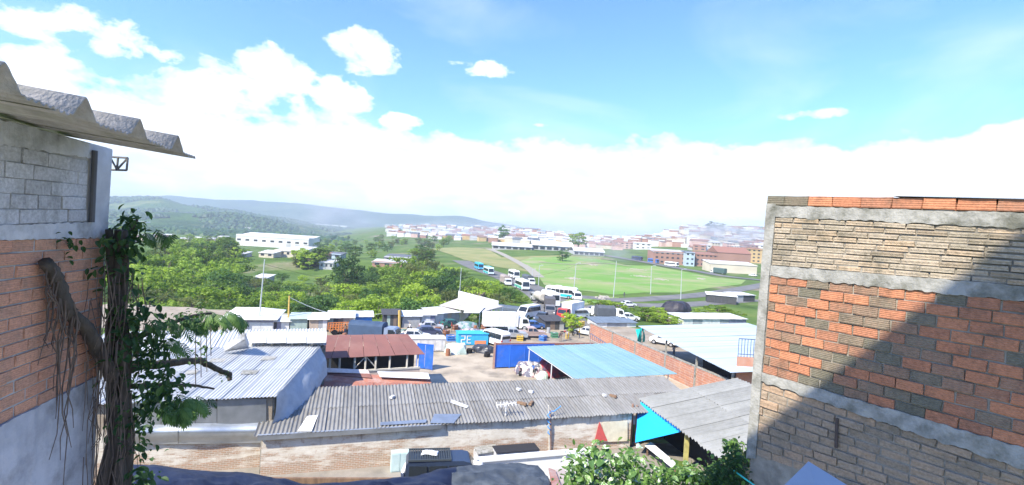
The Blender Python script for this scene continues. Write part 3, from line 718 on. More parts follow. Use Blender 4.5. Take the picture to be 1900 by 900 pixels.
# ---- pale roofed house with zinc cladding
w0, w1 = G(238, 747, 5.2), G(512, 735, 5.2)
def white_house():
    root = thing('white_roof_house', 'house under pale corrugated roof with zinc clad front', 'house', (w0.x, w0.y, .6))
    u = (w1 - w0); Wd = u.length; u = u.normalized(); s_ = V((-u.y, u.x, 0)); s = s_ * 8.2 + V((0, 0, 1.15))
    s = s + u * 2.1
    corr_roof(root, w0 - u * 3.5, u, s, Wd + 3.5, s.length, ETW, .23, .04, 1.0, 2)
    a = w0 + s_ * .35 - u * 3; b = w1 + s_ * .35 - u * .2
    vwall(root, 'wall', a, b, .3, 5.0, .2, WASH)
    vwall(root, 'gable_wall', b, b + s_ * 7.4 + u * 1.9, .3, 5.1, .2, CEM, 6.0)
    vwall(root, 'back_wall', a + s_ * 7.6, b + s_ * 7.6 + u * 1.8, .3, 5.9, .2, CEM)
    # zinc panels on the front, each a sheet
    n = -s_
    def pan(x0, x1, y0, y1, out0, out1, name='zinc_panel'):
        pts = []
        for (x, y, o) in ((x0, y1, out1), (x1, y1, out1), (x1, y0, out0), (x0, y0, out0)):
            pts.append(onplane(x, y, a + n * (.12 + o), n))
        MB().hexa([p - n * .02 for p in pts], pts).build(name, ZINC, root, world=True, fix=True)
    for i, (x0, x1) in enumerate(((225, 298), (299, 362), (363, 402), (403, 494))): pan(x0, x1, 748 - i * 2.5, 790 - i, .02 + .02 * (i % 2), .05 + .02 * (i % 2))
    # bulging shiny sheets below
    for (x0, x1) in ((222, 330), (331, 490)):
        bb = MB()
        def fn(uu, v):
            x = x0 + (x1 - x0) * uu; y = 786 + 38 * v - .015 * (x - 330)
            return onplane(x, y, a + n * (.16 + .42 * math.sin(math.pi * min(1, v * 1.15) * .9) + .05 * math.sin(uu * 7)), n)
        bb.grid(fn, 10, 10); bb.build('bent_sheet', ZINC, root, world=True, smooth=True)
    # skylights: dull sheets on the roof
    nn = u.cross(s).normalized()
    for (x0, x1, y0, y1) in ((588, 0, 0, 0),): pass
    for (cx, cy, hw) in ((403, 668, 15), (497, 664, 14), (462, 690, 16), (415, 692, 10), (355, 690, 12)):
        P = [onplane(x, y, w0 + nn * .075, nn) for x, y in ((cx - hw, cy + 4), (cx + hw - 3, cy + 3), (cx + hw + 3, cy - 3), (cx - hw + 4, cy - 3))]
        slab(root, 'skylight_sheet', P, .02, CEM)
    # wind-blown ridge flashing and a pile of white sheets at the gable
    tp = thing('grey_tarpaulin', 'crumpled silver grey tarpaulin hanging over the gable of the pale roof', 'tarpaulin', (b.x, b.y, 3))
    bb = MB()
    T = [w1 + s * (k / 3) + V((0, 0, .06)) - u * .15 for k in range(4)]
    Bm = [G(494, 803, 3.0), G(530, 792, 3.2), G(570, 745, 3.9), G(604, 696, 4.4)]
    def fn(uu, v):
        k = min(2, int(uu * 3)); f = uu * 3 - k; t = T[k].lerp(T[k + 1], f); bq = Bm[k].lerp(Bm[k + 1], f); p = t.lerp(bq, v)
        q = p * .9; out = .15 * math.sin(math.pi * v) + .14 * noise.noise(V((q.x * 1.3, q.y * .8, q.z * .6))) + .05 * noise.noise(V((q.x * 4, q.y * 4, q.z * 1.2)))
        return p + u * (out + .12) + V((0, 0, .08 * noise.noise(q * 2)))
    bb.grid(fn, 26, 20); bb.build('sheet', mat('silver tarpaulin', (.36, .39, .43), (.29, .32, .36), rough=.55, scale=2, bump=.3, bscale=4), tp, world=True, smooth=True)
white_house()
def back_white():
    a, b = G(425, 645, 6.3), G(605, 640, 6.3)
    root = thing('white_parapet_house', 'flat white roof with bright parapet behind the pale corrugated roof', 'house', (a.x, a.y, 0))
    u = (b - a).normalized(); s = V((-u.y, u.x, 0)); Wd = (b - a).length
    corr_roof(root, a - u * 9, u, s * 5 + V((0, 0, .35)), Wd + 9, 5, ETW, .24, .03, 1.0, 1)
    vwall(root, 'front_wall', a + s * .3 - u * 9, b + s * .3, 0, 6.15, .2, CEM); vwall(root, 'back_wall', a + s * 4.6 - u * 9, b + s * 4.6, 0, 6.3, .2, CEM)
    vwall(root, 'side_wall', b + s * .4 - u * .2, b + s * 4.5 - u * .2, 0, 6.2, .2, CEM)
    # wide white flashing panel along the top
    for k in range(4):
        x0 = 458 + k * 37; P = [G(x0, 636, 6.75), G(x0 + 36, 635, 6.75), G(x0 + 37, 615.5, 6.95), G(x0 + 2, 616, 6.95)]
        slab(root, 'white_panel', P, .05, WHITE)
    P = [G(416, 640, 6.9), G(462, 634, 6.9), G(455, 617, 8.0), G(453, 617, 8.0)]
    MB().hexa([p - V((0, 0, .5)) for p in P], P).build('grey_gable', CEMB, root, world=True, fix=True)
back_white()
# ---- red roofed shed
def red_shed():
    a, b = G(583, 666, 4.0), G(789, 657, 4.0)
    root = thing('red_roof_shed', 'open timber shed under a faded red sheet roof', 'shed', (a.x, a.y, 0))
    u = (b - a).normalized(); s_ = V((-u.y, u.x, 0)); Wd = (b - a).length
    s = s_ * 6.2 + V((0, 0, 1.4))
    n = u.cross(s).normalized(); k = 7
    top0, top1 = onplane(606, 622, a, n), onplane(757, 620, a, n)
    for i in range(k):
        t0, t1 = i / k, (i + 1) / k - .004; up = V((0, 0, .02 * (i % 2)))
        P = [a.lerp(b, t0) + up, a.lerp(b, t1) + up, top0.lerp(top1, t1) + up, top0.lerp(top1, t0) + up]
        slab(root, 'roof_sheet', P, .03, REDR)
    # near-black back painted as inner shade, low wall, posts and a king post brace
    q0, q1 = a + s_ * .25, b + s_ * .25 - u * .4
    vwall(root, 'inner_shade_wall', q0 + s_ * 2.6 + u * .3, q1 + s_ * 2.6, 0, 4.3, .1, DARKI)
    vwall(root, 'low_wall', q0, q1, 0, 2.55, .18, mat('peach plaster', (.62, .50, .42), (.52, .42, .35), rough=.9, scale=1.2))
    vwall(root, 'sill_beam', q0 - s_ * .03, q1 - s_ * .03, 2.56, 2.72, .24, WOODW)
    for x in (585, 612, 630, 658, 678, 697, 723, 755, 775):
        p = onplane(x, 675, q0, s_); post(root, p, 2.72, 3.95, .075, WOODW)
    c = onplane(678, 675, q0, s_); 
    for sg in (-1, 1): MB().tube([V((c.x, c.y, 3.85)) + u * .1 * sg, V((c.x, c.y, 2.78)) + u * 1.05 * sg], .05, 5).build('brace', WOODW, root, world=True)
    # lean-to below of mixed rusty and pale sheets
    r2 = thing('rusty_lean_to', 'low lean-to patched with rusty and pale metal sheets beside the red roof', 'lean-to', (a.x, a.y, 0))
    rows = [((572, 707, 3.0), (801, 712, 3.0), (588, 692, 3.3), (797, 698, 3.3), RUST), ((588, 694, 3.25), (690, 701, 3.25), (592, 684, 3.5), (684, 690, 3.5), REDR),
            ((588, 690, 3.45), (686, 693, 3.45), (592, 682, 3.6), (682, 686, 3.6), mat('pale pinkish sheet', (.66, .55, .5), (.55, .45, .4), rough=.7)), ((705, 699, 3.4), (798, 703, 3.4), (700, 689, 3.6), (794, 692, 3.6), mat('pale tin', (.68, .69, .70), (.58, .6, .6), rough=.55)),
            ((572, 722, 2.9), (690, 722, 2.9), (574, 708, 3.05), (694, 709, 3.05), RUST), ((690, 722, 2.9), (802, 722, 2.9), (694, 709, 3.0), (800, 711, 3.0), RUST)]
    for (p0, p1, p2, p3, m) in rows: slab(r2, 'roof_sheet', [G(*p0), G(*p1), G(*p3), G(*p2)], .03, m)
    w_a, w_b = G(577, 722, 2.7), G(800, 722, 2.7)
    vwall(r2, 'wall', w_a + LS * .4, w_b + LS * .4 - u * .2, 0, 2.7, .15, WOODB); vwall(r2, 'wall', w_a + LS * 3.5, w_b + LS * 3.5 - u * .2, 0, 2.6, .15, CEM)
red_shed()
# ---- blue gates of the yard
def gates():
    g0, g1 = G(773, 684, 0), G(801, 687, 0)
    r = thing('gate', 'open blue steel gate leaf standing at the red roofed shed', 'gate', g0)
    d = (g1 - g0).normalized()
    for k in range(2):
        L2 = (g1 - g0).length / 2; vwall(r, 'panel', g0 + d * (L2 * k + .03), g0 + d * (L2 * (k + 1) - .03), .12, 2.9, .06, BLUEG)
    post(r, g0, 0, 3.0, .07, BLUEG); post(r, g1, 0, 3.0, .07, BLUEG); vwall(r, 'rail', g0, g1, 2.9, 2.98, .1, BLUEG)
    g0, g1 = G(917, 684, 0), G(1075, 678, 0)
    r = thing('gate', 'long blue steel gate and fence closing the yard beside the light blue canopy', 'gate', g0)
    d = (g1 - g0).normalized(); L2 = (g1 - g0).length; k = 6
    for i in range(k):
        vwall(r, 'panel', g0 + d * (L2 * i / k + .05), g0 + d * (L2 * (i + 1) / k - .05), .15, 2.75, .06, BLUEG)
        post(r, g0 + d * (L2 * i / k), 0, 2.85, .05, BLUEG)
    post(r, g0 - d * .1, 0, 3.2, .13, mat('rusty post', (.35, .22, .18), (.25, .16, .13), rough=.8), 'gate_post')
    vwall(r, 'top_rail', g0, g1, 2.78, 2.86, .1, BLUEG)
    # rusty beam on brick piers behind the gate
    q0, q1 = G(918, 636, 3.0), G(1100, 637, 2.9)
    r = thing('yard_wall', 'low brick yard wall with rusty top rail behind the blue gate', 'wall', (q0.x, q0.y, 0))
    vwall(r, 'wall', q0, q1, 0, 2.7, .2, mat('dirty brick plaster', (.50, .38, .28), (.38, .28, .21), rough=.9, scale=1.2, c3=(.6, .5, .4), s3=.4))
    vwall(r, 'top_rail', q0, q1, 2.72, 2.95, .26, mat('rusty rail', (.28, .12, .09), (.2, .1, .08), rough=.8))
gates()
def canopy():
    P = [G(978, 643, 3.1), G(1131, 637, 3.1), G(1256, 694, 2.9), G(1068, 704, 2.9)]
    r = thing('canopy', 'flat light blue sheet canopy on thin posts in the yard', 'canopy', (P[0].x, P[0].y, 0))
    k = 8
    for i in range(k):
        t0, t1 = i / k, (i + 1) / k - .003; up = V((0, 0, .012 * (i % 2)))
        slab(r, 'roof_sheet', [P[0].lerp(P[1], t0) + up, P[0].lerp(P[1], t1) + up, P[3].lerp(P[2], t1) + up, P[3].lerp(P[2], t0) + up], .025, SKYR)
    for i in range(2 * k + 1): t0 = i / (2 * k); MB().tube([P[0].lerp(P[1], t0) + V((0, 0, .03)), P[3].lerp(P[2], t0) + V((0, 0, .03))], .035, 5).build('seam', SKYR, r, world=True)
    PO = mat('post paint', (.6, .6, .62), rough=.5)
    for q in (P[0].lerp(P[2], .02), P[0].lerp(P[3], .55) + V((.1, 0, 0)), P[1].lerp(P[0], .05), P[1].lerp(P[2], .5), P[3].lerp(P[1], .06), P[2].lerp(P[0], .05)): post(r, q, 0, 2.85, .06, PO, square=False)
    for (i, j) in ((0, 3), (1, 2), (0, 1)): MB().tube([P[i].lerp(P[j], .02) - V((0, 0, .09)), P[j].lerp(P[i], .02) - V((0, 0, .09))], .04, 6).build('beam', PO, r, world=True)
canopy()
# ---- brick boundary wall with piers
def boundary():
    a, b = G(1096, 598, 2.8), G(1352, 703, 2.8)
    r = thing('boundary_wall', 'long orange brick boundary wall with cement piers and cap', 'wall', (a.x, a.y, 0))
    d = V((b.x - a.x, b.y - a.y, 0)); L2 = d.length; d = d.normalized(); n = V((d.y, -d.x, 0))
    k = 5; ed = [0] + [L2 * t for t in (.24, .44, .66, .84)] + [L2]
    BR2 = brick_mat('boundary brick', [(0, (.56, .27, .17)), (.5, (.50, .23, .15)), (1, (.44, .21, .15))], (.6, .5, .42), .4, 3, .4)
    me = [soft_box(BR2, i) for i in range(3)]; rnd = random.Random(8)
    core = mat('boundary mortar', (.55, .46, .40), (.46, .38, .32), rough=.95, scale=2)
    for i in range(k):
        p, q = a + d * ed[i], a + d * ed[i + 1]
        vwall(r, 'wall_bay', p, q, 0, 2.62, .16, core); vwall(r, 'cap', p, q, 2.63, 2.78, .26, CEM)
        post(r, p, 0, 2.75, .17, CEM, 'pier')
    ang = math.atan2(d.y, d.x)
    side = n if n.dot(CAM - a) > 0 else -n
    rows = 9; hh = 2.5 / rows
    cnt = 0
    for row in range(rows):
        x = .2 - (.2 if row % 2 else 0)
        while x < L2 - .3 and cnt < 300:
            ln = 1.02
            c = a + d * (x + ln / 2) + side * .062; c.z = 2.62 - (row + .5) * hh
            x += ln
            o = link('brick', rnd.choice(me), r); o.location = c - r.location; rz = ang if side.dot(V((math.sin(ang), -math.cos(ang), 0))) > 0 else ang + math.pi
            o.rotation_euler = (0, 0, rz); o.scale = (ln - .05, .08, hh - .04); cnt += 1
boundary()
BARS = mat('blue bars', (.10, .14, .22), rough=.5)
def fence_bars():
    a, b = G(1096, 618, 2.0), G(1130, 640, 2.0)
    r = thing('railing', 'short blue barred railing at the foot of the brick boundary wall', 'railing', (a.x, a.y, 0))
    for i in range(10): p = a.lerp(b, i / 9); post(r, p, 0, 1.9, .04, BARS, 'bar', False)
    vwall(r, 'rail', a, b, 1.9, 1.98, .08, BARS)
fence_bars()
def right_shed():
    P = [G(1188, 605, 4.2), G(1402, 600, 4.4), G(1420, 690, 4.2), G(1362, 692, 4.0)]
    r = thing('pale_roof_shed', 'wide open shed under pale blue grey corrugated sheets beyond the brick boundary wall', 'shed', (P[3].x, P[3].y, 0))
    PB = mat('pale blue roofing', (.36, .43, .50), (.32, .39, .46), rough=.6, scale=.4, bump=.1, c3=(.42, .48, .54), s3=.2, objrand=.1)
    a, b = P[0], P[3]; u = (b - a); Wd = u.length; u = u.normalized(); s = V((-u.y, u.x, 0)); 
    if s.x < 0: s = -s
    sl = s * 17 + V((0, 0, 1.0))
    uu = u if u.cross(sl).z > 0 else -u; O = a if uu is u else b
    corr_roof(r, O, uu, sl, Wd, sl.length, PB, .3, .035, 1.3, 1)
    for t in (.02, .35, .68, .98): post(r, a.lerp(b, t) + s * .2, 0, 3.95, .1, CEM)
    vwall(r, 'back_wall', a + s * 14, b + s * 14, 0, 4.6, .2, CEM); vwall(r, 'shade_wall', a + s * 5 + u * 9, b + s * 5, 0, 4.1, .2, DARKI)
    tq = thing('turquoise_tarp', 'bright turquoise tarp hanging at the corner of the pale shed', 'tarp', G(1190, 640, 0))
    p, q = G(1180, 612, 3.6), G(1196, 607, 3.9); bb = MB()
    bb.grid(lambda x, y: p.lerp(q, x) + V((0, 0, -2.2 * y)) + V((.25 * math.sin(5 * x + 3 * y), .3 * math.cos(4 * y + 2 * x), 0)), 8, 8)
    bb.build('sheet', mat('turquoise cloth', (.03, .62, .60), (.03, .5, .5), rough=.6), tq, world=True, smooth=True)
    # brick stub with barred window beside the tall end wall
    a = G(1372, 707, 2.6); rr = thing('brick_pillar', 'orange brick pillar carrying a barred frame beside the pale shed', 'pillar', (a.x, a.y, .2))
    q0, q1 = atY(1368, 680, a.y), atY(1402, 680, a.y)
    z1 = atY(1372, 662, a.y).z; z2 = atY(1372, 629, a.y).z
    vwall(rr, 'base', q0, q1, 0, z1, .35, BRKW)
    for i in range(7): post(rr, q0.lerp(q1, i / 6.01), z1 + .01, z2 - .01, .035, BARS, 'bar', False)
    vwall(rr, 'rail', q0, q1, z2, z2 + .08, .08, BARS); vwall(rr, 'rail', q0, q1, z1 + .25, z1 + .32, .085, BARS)
right_shed()
# ---- corrugated roof running towards the viewer with a blue sheet under its eave
def side_roof():
    a, b = G(1186, 741, 3.75), G(1338, 852, 3.5)
    r = thing('bleached_roof_shed', 'shed under bleached corrugated sheets with jagged diagonal eave', 'shed', (b.x, b.y, .7))
    u = (b - a); Wd = u.length; u = u.normalized(); s = V((u.y, -u.x, 0))
    if s.x < 0: s = -s
    sl = s * 9 + V((0, 0, 1.5)); uu = u if u.cross(sl).z > 0 else -u; O = a if uu is u else b
    corr_roof(r, O - uu * (.0), uu, sl, Wd, sl.length, ETP, .30, .07, 1.0, 2, jit=.03, ragged=.05)
    vwall(r, 'back_wall', a + s * 2.5, b + s * 2.5, .5, 3.9, .15, DARKI)  # near-black sheet painted as the shade under the eave
    vwall(r, 'side_wall', a + s * .3, a + s * 8, .5, 3.7, .15, CEM, 4.6)
    vwall(r, 'side_wall', b + s * 2.4, b + s * 8, .5, 3.4, .15, CEM, 4.4)
    p = G(1272, 800, 3.5); post(r, p + s * .15, .5, 3.45, .13, mat('mossy yellow post', (.45, .40, .14), (.3, .27, .1), rough=.9))
    t = thing('blue_sheet', 'bright blue triangular plastic sheet stretched under the jagged eave', 'sheet', G(1182, 822, 1.2))
    A, B, C, D = G(1187, 742, 3.66), G(1266, 797, 3.5), G(1266, 801, 3.25), G(1181, 821, 1.7)
    A2 = G(1181, 765, 3.3)
    bb = MB(); bb.grid(lambda x, y: (A.lerp(B, x)).lerp(A2.lerp(D, .5 + .5 * y).lerp(D.lerp(C, x), 1) if False else D.lerp(C, x), y) + s * (-.1 + .18 * math.sin(math.pi * x) * math.sin(math.pi * y) + .05 * noise.noise(V((x * 5, y * 4, 1)))), 16, 14)
    bb.build('cloth', mat('blue plastic', (.02, .40, .85), (.02, .33, .75), rough=.4, scale=1, bump=.15, bscale=5), t, world=True, smooth=True)
    for k, x in enumerate((1170, 1178)):
        q = G(x, 820, .75)
        qq = thing('timber_post', 'weathered reddish timber post in the pair beside the blue sheet', 'post', q, 0, 'posts beside the blue sheet')
        MB().tube([(0, 0, -.2), (.03, 0, 1.4), (0, .02, 2.95 - .1 * k)], .085, 7).build('pole', mat('reddish timber', (.36, .22, .17), (.25, .16, .12), rough=.9), qq)
side_roof()
def wall_things():
    n = -LS; q0 = e0 + LS * .35 + n * .14
    def wp(x, y, o=0): return onplane(x, y, q0 + n * o, LS)
    p = wp(1020, 830); p.z = .72
    r = thing('rope_pole', 'bare pole wound with blue rope leaning on the whitewashed wall', 'pole', p)
    top = wp(1018, 752, .1) - p; MB().tube([(0, 0, 0), top * .5 + n * .05, top], [.07, .06, .045], 7).build('pole', WOODW, r)
    MB().tube([(.1, 0, 0), top * .5 + V((.13, -.05, .1)), top * .9 + V((.1, 0, 0))], .04, 6).build('second_pole', mat('reddish timber', (.36, .22, .17)), r)
    rp = [top * .93 + V((.9, .4, .1)), top * .9 + V((.4, .1, -.1)), top * .88]
    for k in range(16): rp.append(top * (.86 - k * .03) + V((.11 * math.cos(k * 1.6), -.11 + .08 * math.sin(k * 1.6), 0)))
    MB().tube(rp, .035, 5).build('rope', mat('blue rope', (.05, .3, .75), rough=.6), r)
    # red pennant board and a cream board
    b0 = wp(1112, 815); b0.z = .72
    r = thing('pennant_board', 'tall red triangular board against the whitewashed wall', 'board', b0)
    P = [wp(1103, 818, .1), wp(1127, 818, .1), wp(1112, 782, .05)]; bb = MB(); bb.add([P[0] + n * .03, P[1] + n * .03, P[2] + n * .03, P[0], P[1], P[2]], [(0, 1, 2), (5, 4, 3), (0, 3, 4, 1), (1, 4, 5, 2), (2, 5, 3, 0)])
    bb.build('board', mat('faded red board', (.58, .10, .09), (.48, .09, .08), rough=.7), r, world=True, fix=True)
    b0 = wp(1140, 818); b0.z = .72
    r = thing('cream_board', 'cream painted board between the red board and the posts', 'board', b0)
    P = [wp(1120, 820, .05), wp(1164, 818, .05), wp(1164, 781, .02), wp(1118, 783, .02)]; MB().hexa([p_ - n * .02 for p_ in P], [p_ + n * .03 for p_ in P]).build('board', mat('cream board', (.72, .66, .50), (.6, .54, .4), rough=.8, scale=2), r, world=True, fix=True)
    # low white parapet and plank pile in the alley
    a, b = G(884, 852, 2.3), G(1105, 833, 2.3)
    r = thing('white_parapet', 'low thick white parapet running along the alley below the whitewashed wall', 'parapet', (a.x, a.y, .7))
    vwall(r, 'wall', a, b, .5, 2.2, .35, WHITE); vwall(r, 'coping', a, b, 2.21, 2.3, .6, WHITE)
    for i, (x, y, z, m) in enumerate(((960, 836, 1.9, DARKI), (905, 838, 1.7, CEMB))):
        a = G(x - 40 + 20 * i, y + 2, z); b = G(x + 40 - 20 * i, y - 4, z)
        r = thing('tin_roof_hutch', ('low dark tin covered hutch behind the white parapet', 'small grey cement tub behind the white parapet')[i], ('hutch', 'tub')[i], (a.x, a.y, .7))
        vwall(r, 'body', a + LS * .3, b + LS * .3, .6, z - .05, .8, CEMB); slab(r, 'lid', [a - LS * .2, b - LS * .2, b + LS * .9, a + LS * .9], .05, m if i == 0 else CEM)
    a = G(1232, 862, 1.6); r = thing('white_plank', 'broad white board lying aslant below the jagged eave', 'board', a)
    P = [G(1248, 868, 1.5), G(1258, 862, 1.6), G(1208, 820, 1.6), G(1196, 826, 1.5)]; slab(r, 'board', P, .06, WHITE)
    for sg in (0, 1): q = P[sg * 3].lerp(P[1 + sg], .5); post(r, q, .7, q.z - .06, .05, WOODB, 'prop')
wall_things()

def roof_weights():
    rnd = random.Random(3); nn = LU.cross(LS * 5.5 + V((0, 0, 1.0))).normalized(); ms = [BRKW, CEMB, WOODB]
    for i in range(7):
        k = 1 + i % 2; p = onplane(rnd.uniform(600, 1140), rnd.uniform(722, 752), e0 + nn * .06, nn); b = MB()
        q = thing(('loose_brick', 'cement_lump', 'wood_block')[k], ('broken orange brick weighing down the long grey roof', 'grey cement lump weighing down the long grey roof', 'short brown wood block weighing down the long grey roof')[k], ('brick', 'lump', 'block')[k], p, rnd.uniform(0, 3), 'weights on the long grey roof')
        w_ = rnd.uniform(.15, .24) * (1.6 if k == 2 else 1); j = lambda: rnd.uniform(.85, 1.1)
        b.hexa([(-w_ * j(), -.12, 0), (w_ * j(), -.13, 0), (w_ * j(), .12, 0), (-w_ * j(), .13, 0)], [(-w_ * .9 * j(), -.11, .16), (w_ * .9 * j(), -.1, .15), (w_ * .9, .1, .17), (-w_ * .9, .11, .15)]).build(('brick', 'lump', 'block')[k] + '_body', ms[k], q, fix=True)
roof_weights()
# ================================================================== vehicles
TY = BLACK
RIM = mat('wheel steel', (.45, .45, .46), rough=.4, metal=.5)
LAMP = mat('lamp glass', (.85, .85, .8), rough=.2); TAIL = mat('tail lamp', (.5, .03, .02), rough=.3)
_paint = {}
def paint(c, rough=.32):
    k = tuple(round(x, 3) for x in c) + (rough,)
    if k not in _paint: _paint[k] = mat('paint %d' % len(_paint), c, tuple(x * .86 for x in c), rough=rough, scale=1.5, spec=.5, c3=tuple(x * .6 + .05 for x in c), s3=.8, amt3=.25)
    return _paint[k]
def wheel(root, x, y, r, wd=.22):
    wv = MB().cyl((0, 0, 0), r, wd, 'Y', 14).build('wheel', TY, root); wv.location = (x, y, r)
    MB().cyl((0, 0, 0), r * .55, wd + .03, 'Y', 10).build('rim', RIM, wv)
def loft(b, prof, wd, belt, top, inset, mi=0, nose=0.0):
    n = len(prof); xs = [p[0] for p in prof]; x0, x1 = min(xs), max(xs)
    def yy(x, z):
        k = max(0, (z - belt) / max(.01, top - belt)); e = 2 * (x - x0) / (x1 - x0) - 1
        return wd / 2 - inset * k - nose * abs(e) ** 4
    L_ = [V((x, yy(x, z), z)) for x, z in prof]; R_ = [V((x, -yy(x, z), z)) for x, z in prof]
    fs = [list(range(n)), list(range(2 * n - 1, n - 1, -1))]
    for i in range(n): j = (i + 1) % n; fs.append([i, n + i, n + j, j])
    b.add(L_ + R_, fs, mi); return yy
def side_pane(root, yy, pts, m=None, name='window', off=.012):
    for s in (1, -1):
        b = MB(); a = [V((x, s * (yy(x, z) + off), z)) for x, z in pts]; c = [V((x, s * (yy(x, z) - .03), z)) for x, z in pts]; n = len(pts)
        fs = [list(range(n)), list(range(2 * n - 1, n - 1, -1))] + [[i, n + i, n + (i + 1) % n, (i + 1) % n] for i in range(n)]
        b.add(a + c, fs).build(name, m or GL, root, fix=True)
def end_pane(root, p0, p1, w0, w1, off=.012, m=None, name='windscreen'):
    """a pane across the car between two profile points"""
    d = V((p1[0] - p0[0], 0, p1[1] - p0[1])).normalized(); n = V((d.z, 0, -d.x)) if p0[0] > 0 else V((-d.z, 0, d.x))
    if n.x * (1 if p0[0] > 0 else -1) < 0: n = -n
    A = [V((p0[0], w0, p0[1])), V((p0[0], -w0, p0[1])), V((p1[0], -w1, p1[1])), V((p1[0], w1, p1[1]))]
    MB().hexa([q - n * .03 for q in A], [q + n * off for q in A]).build(name, m or GL, root, fix=True)
def car(label, p, rz, c, kind='hatch', group=None, sc_=1.0):
    r = thing('car' if kind != 'van' else 'van', label, 'car' if kind != 'van' else 'van', p, rz, group); r.scale = (sc_,) * 3
    P = paint(c); b = MB()
    if kind == 'van':
        pr = [(-2.1, .35), (2.15, .35), (2.2, .8), (1.95, 1.1), (1.35, 1.85), (1.0, 1.95), (-2.0, 1.95), (-2.15, 1.7)]; top, belt, wd = 1.95, 1.1, 1.75
        win = [[(1.2, 1.15), (1.72, 1.15), (1.3, 1.72), (1.2, 1.72)], [(.2, 1.15), (1.1, 1.15), (1.1, 1.72), (.2, 1.72)], [(-.9, 1.15), (.1, 1.15), (.1, 1.72), (-.9, 1.72)], [(-1.95, 1.15), (-1.0, 1.15), (-1.0, 1.72), (-1.95, 1.72)]]
        ws = ((1.9, 1.16), (1.4, 1.8)); rs = ((-2.15, 1.15), (-2.12, 1.7)); wx = 1.35
    elif kind == 'pickup':
        pr = [(-2.5, .4), (2.4, .4), (2.45, .85), (2.2, 1.02), (1.15, 1.1), (.6, 1.66), (.4, 1.72), (-.5, 1.72), (-.75, 1.6), (-.8, 1.05), (-2.5, 1.05)]; top, belt, wd = 1.72, 1.05, 1.75
        win = [[(.15, 1.12), (1.0, 1.12), (.6, 1.58), (.15, 1.58)], [(-.65, 1.12), (.05, 1.12), (.05, 1.58), (-.6, 1.58)]]
        ws = ((1.12, 1.14), (.64, 1.62)); rs = ((-.8, 1.12), (-.76, 1.58)); wx = 1.5
    elif kind == 'suv':
        pr = [(-2.1, .45), (2.2, .45), (2.25, .95), (2.05, 1.12), (1.05, 1.2), (.5, 1.82), (.25, 1.9), (-1.9, 1.9), (-2.05, 1.8), (-2.15, 1.1)]; top, belt, wd = 1.9, 1.15, 1.85
        win = [[(.05, 1.22), (.9, 1.22), (.45, 1.76), (.05, 1.76)], [(-.85, 1.22), (-.05, 1.22), (-.05, 1.76), (-.85, 1.76)], [(-1.9, 1.22), (-.95, 1.22), (-.95, 1.76), (-1.9, 1.76)]]
        ws = ((1.02, 1.25), (.54, 1.8)); rs = ((-2.12, 1.2), (-2.05, 1.78)); wx = 1.4
    else:
        pr = [(-1.95, .35), (1.95, .35), (2.0, .68), (1.8, .86), (.95, .95), (.35, 1.42), (.1, 1.47), (-1.1, 1.45), (-1.6, 1.1 if kind == 'hatch' else 1.0), (-1.98, .95)]; top, belt, wd = 1.47, .95, 1.66
        win = [[(-.05, 1.0), (.8, 1.0), (.34, 1.37), (-.05, 1.37)], [(-1.15, 1.0), (-.15, 1.0), (-.15, 1.37), (-1.05, 1.37)]]
        ws = ((.92, .99), (.4, 1.4)); rs = ((-1.57, 1.13), (-1.15, 1.42)); wx = 1.25
    yy = loft(b, pr, wd, belt, top, .16, 0, .08); b.build('body', P, r, fix=True)
    for q in win: side_pane(r, yy, q)
    for (p0, p1) in (ws, rs): end_pane(r, p0, p1, yy(*p0) - .1, yy(*p1) - .08)
    rr = .33 if kind != 'suv' else .38
    for x in (wx, -wx):
        for y in (1, -1): wheel(r, x, y * (wd / 2 - .1), rr)
    x1 = max(q[0] for q in pr); x0 = min(q[0] for q in pr); zl = .72 if kind in ('hatch', 'sedan') else .85
    for y in (1, -1):
        MB().box((x1 - .12, y * wd * .34, zl), (.2, .3, .16)).build('headlight', LAMP, r); MB().box((x0 + .04, y * wd * .4, zl + .1), (.12, .18, .2)).build('tail_light', TAIL, r)
    MB().box((x1 - .02, 0, .46), (.14, wd * .92, .18)).build('bumper', mat('dark plastic', (.05, .05, .055), rough=.6), r)
    MB().box((x0 + .02, 0, .5), (.14, wd * .92, .18)).build('bumper', mat('dark plastic', (.05, .05, .055), rough=.6), r)
    return r
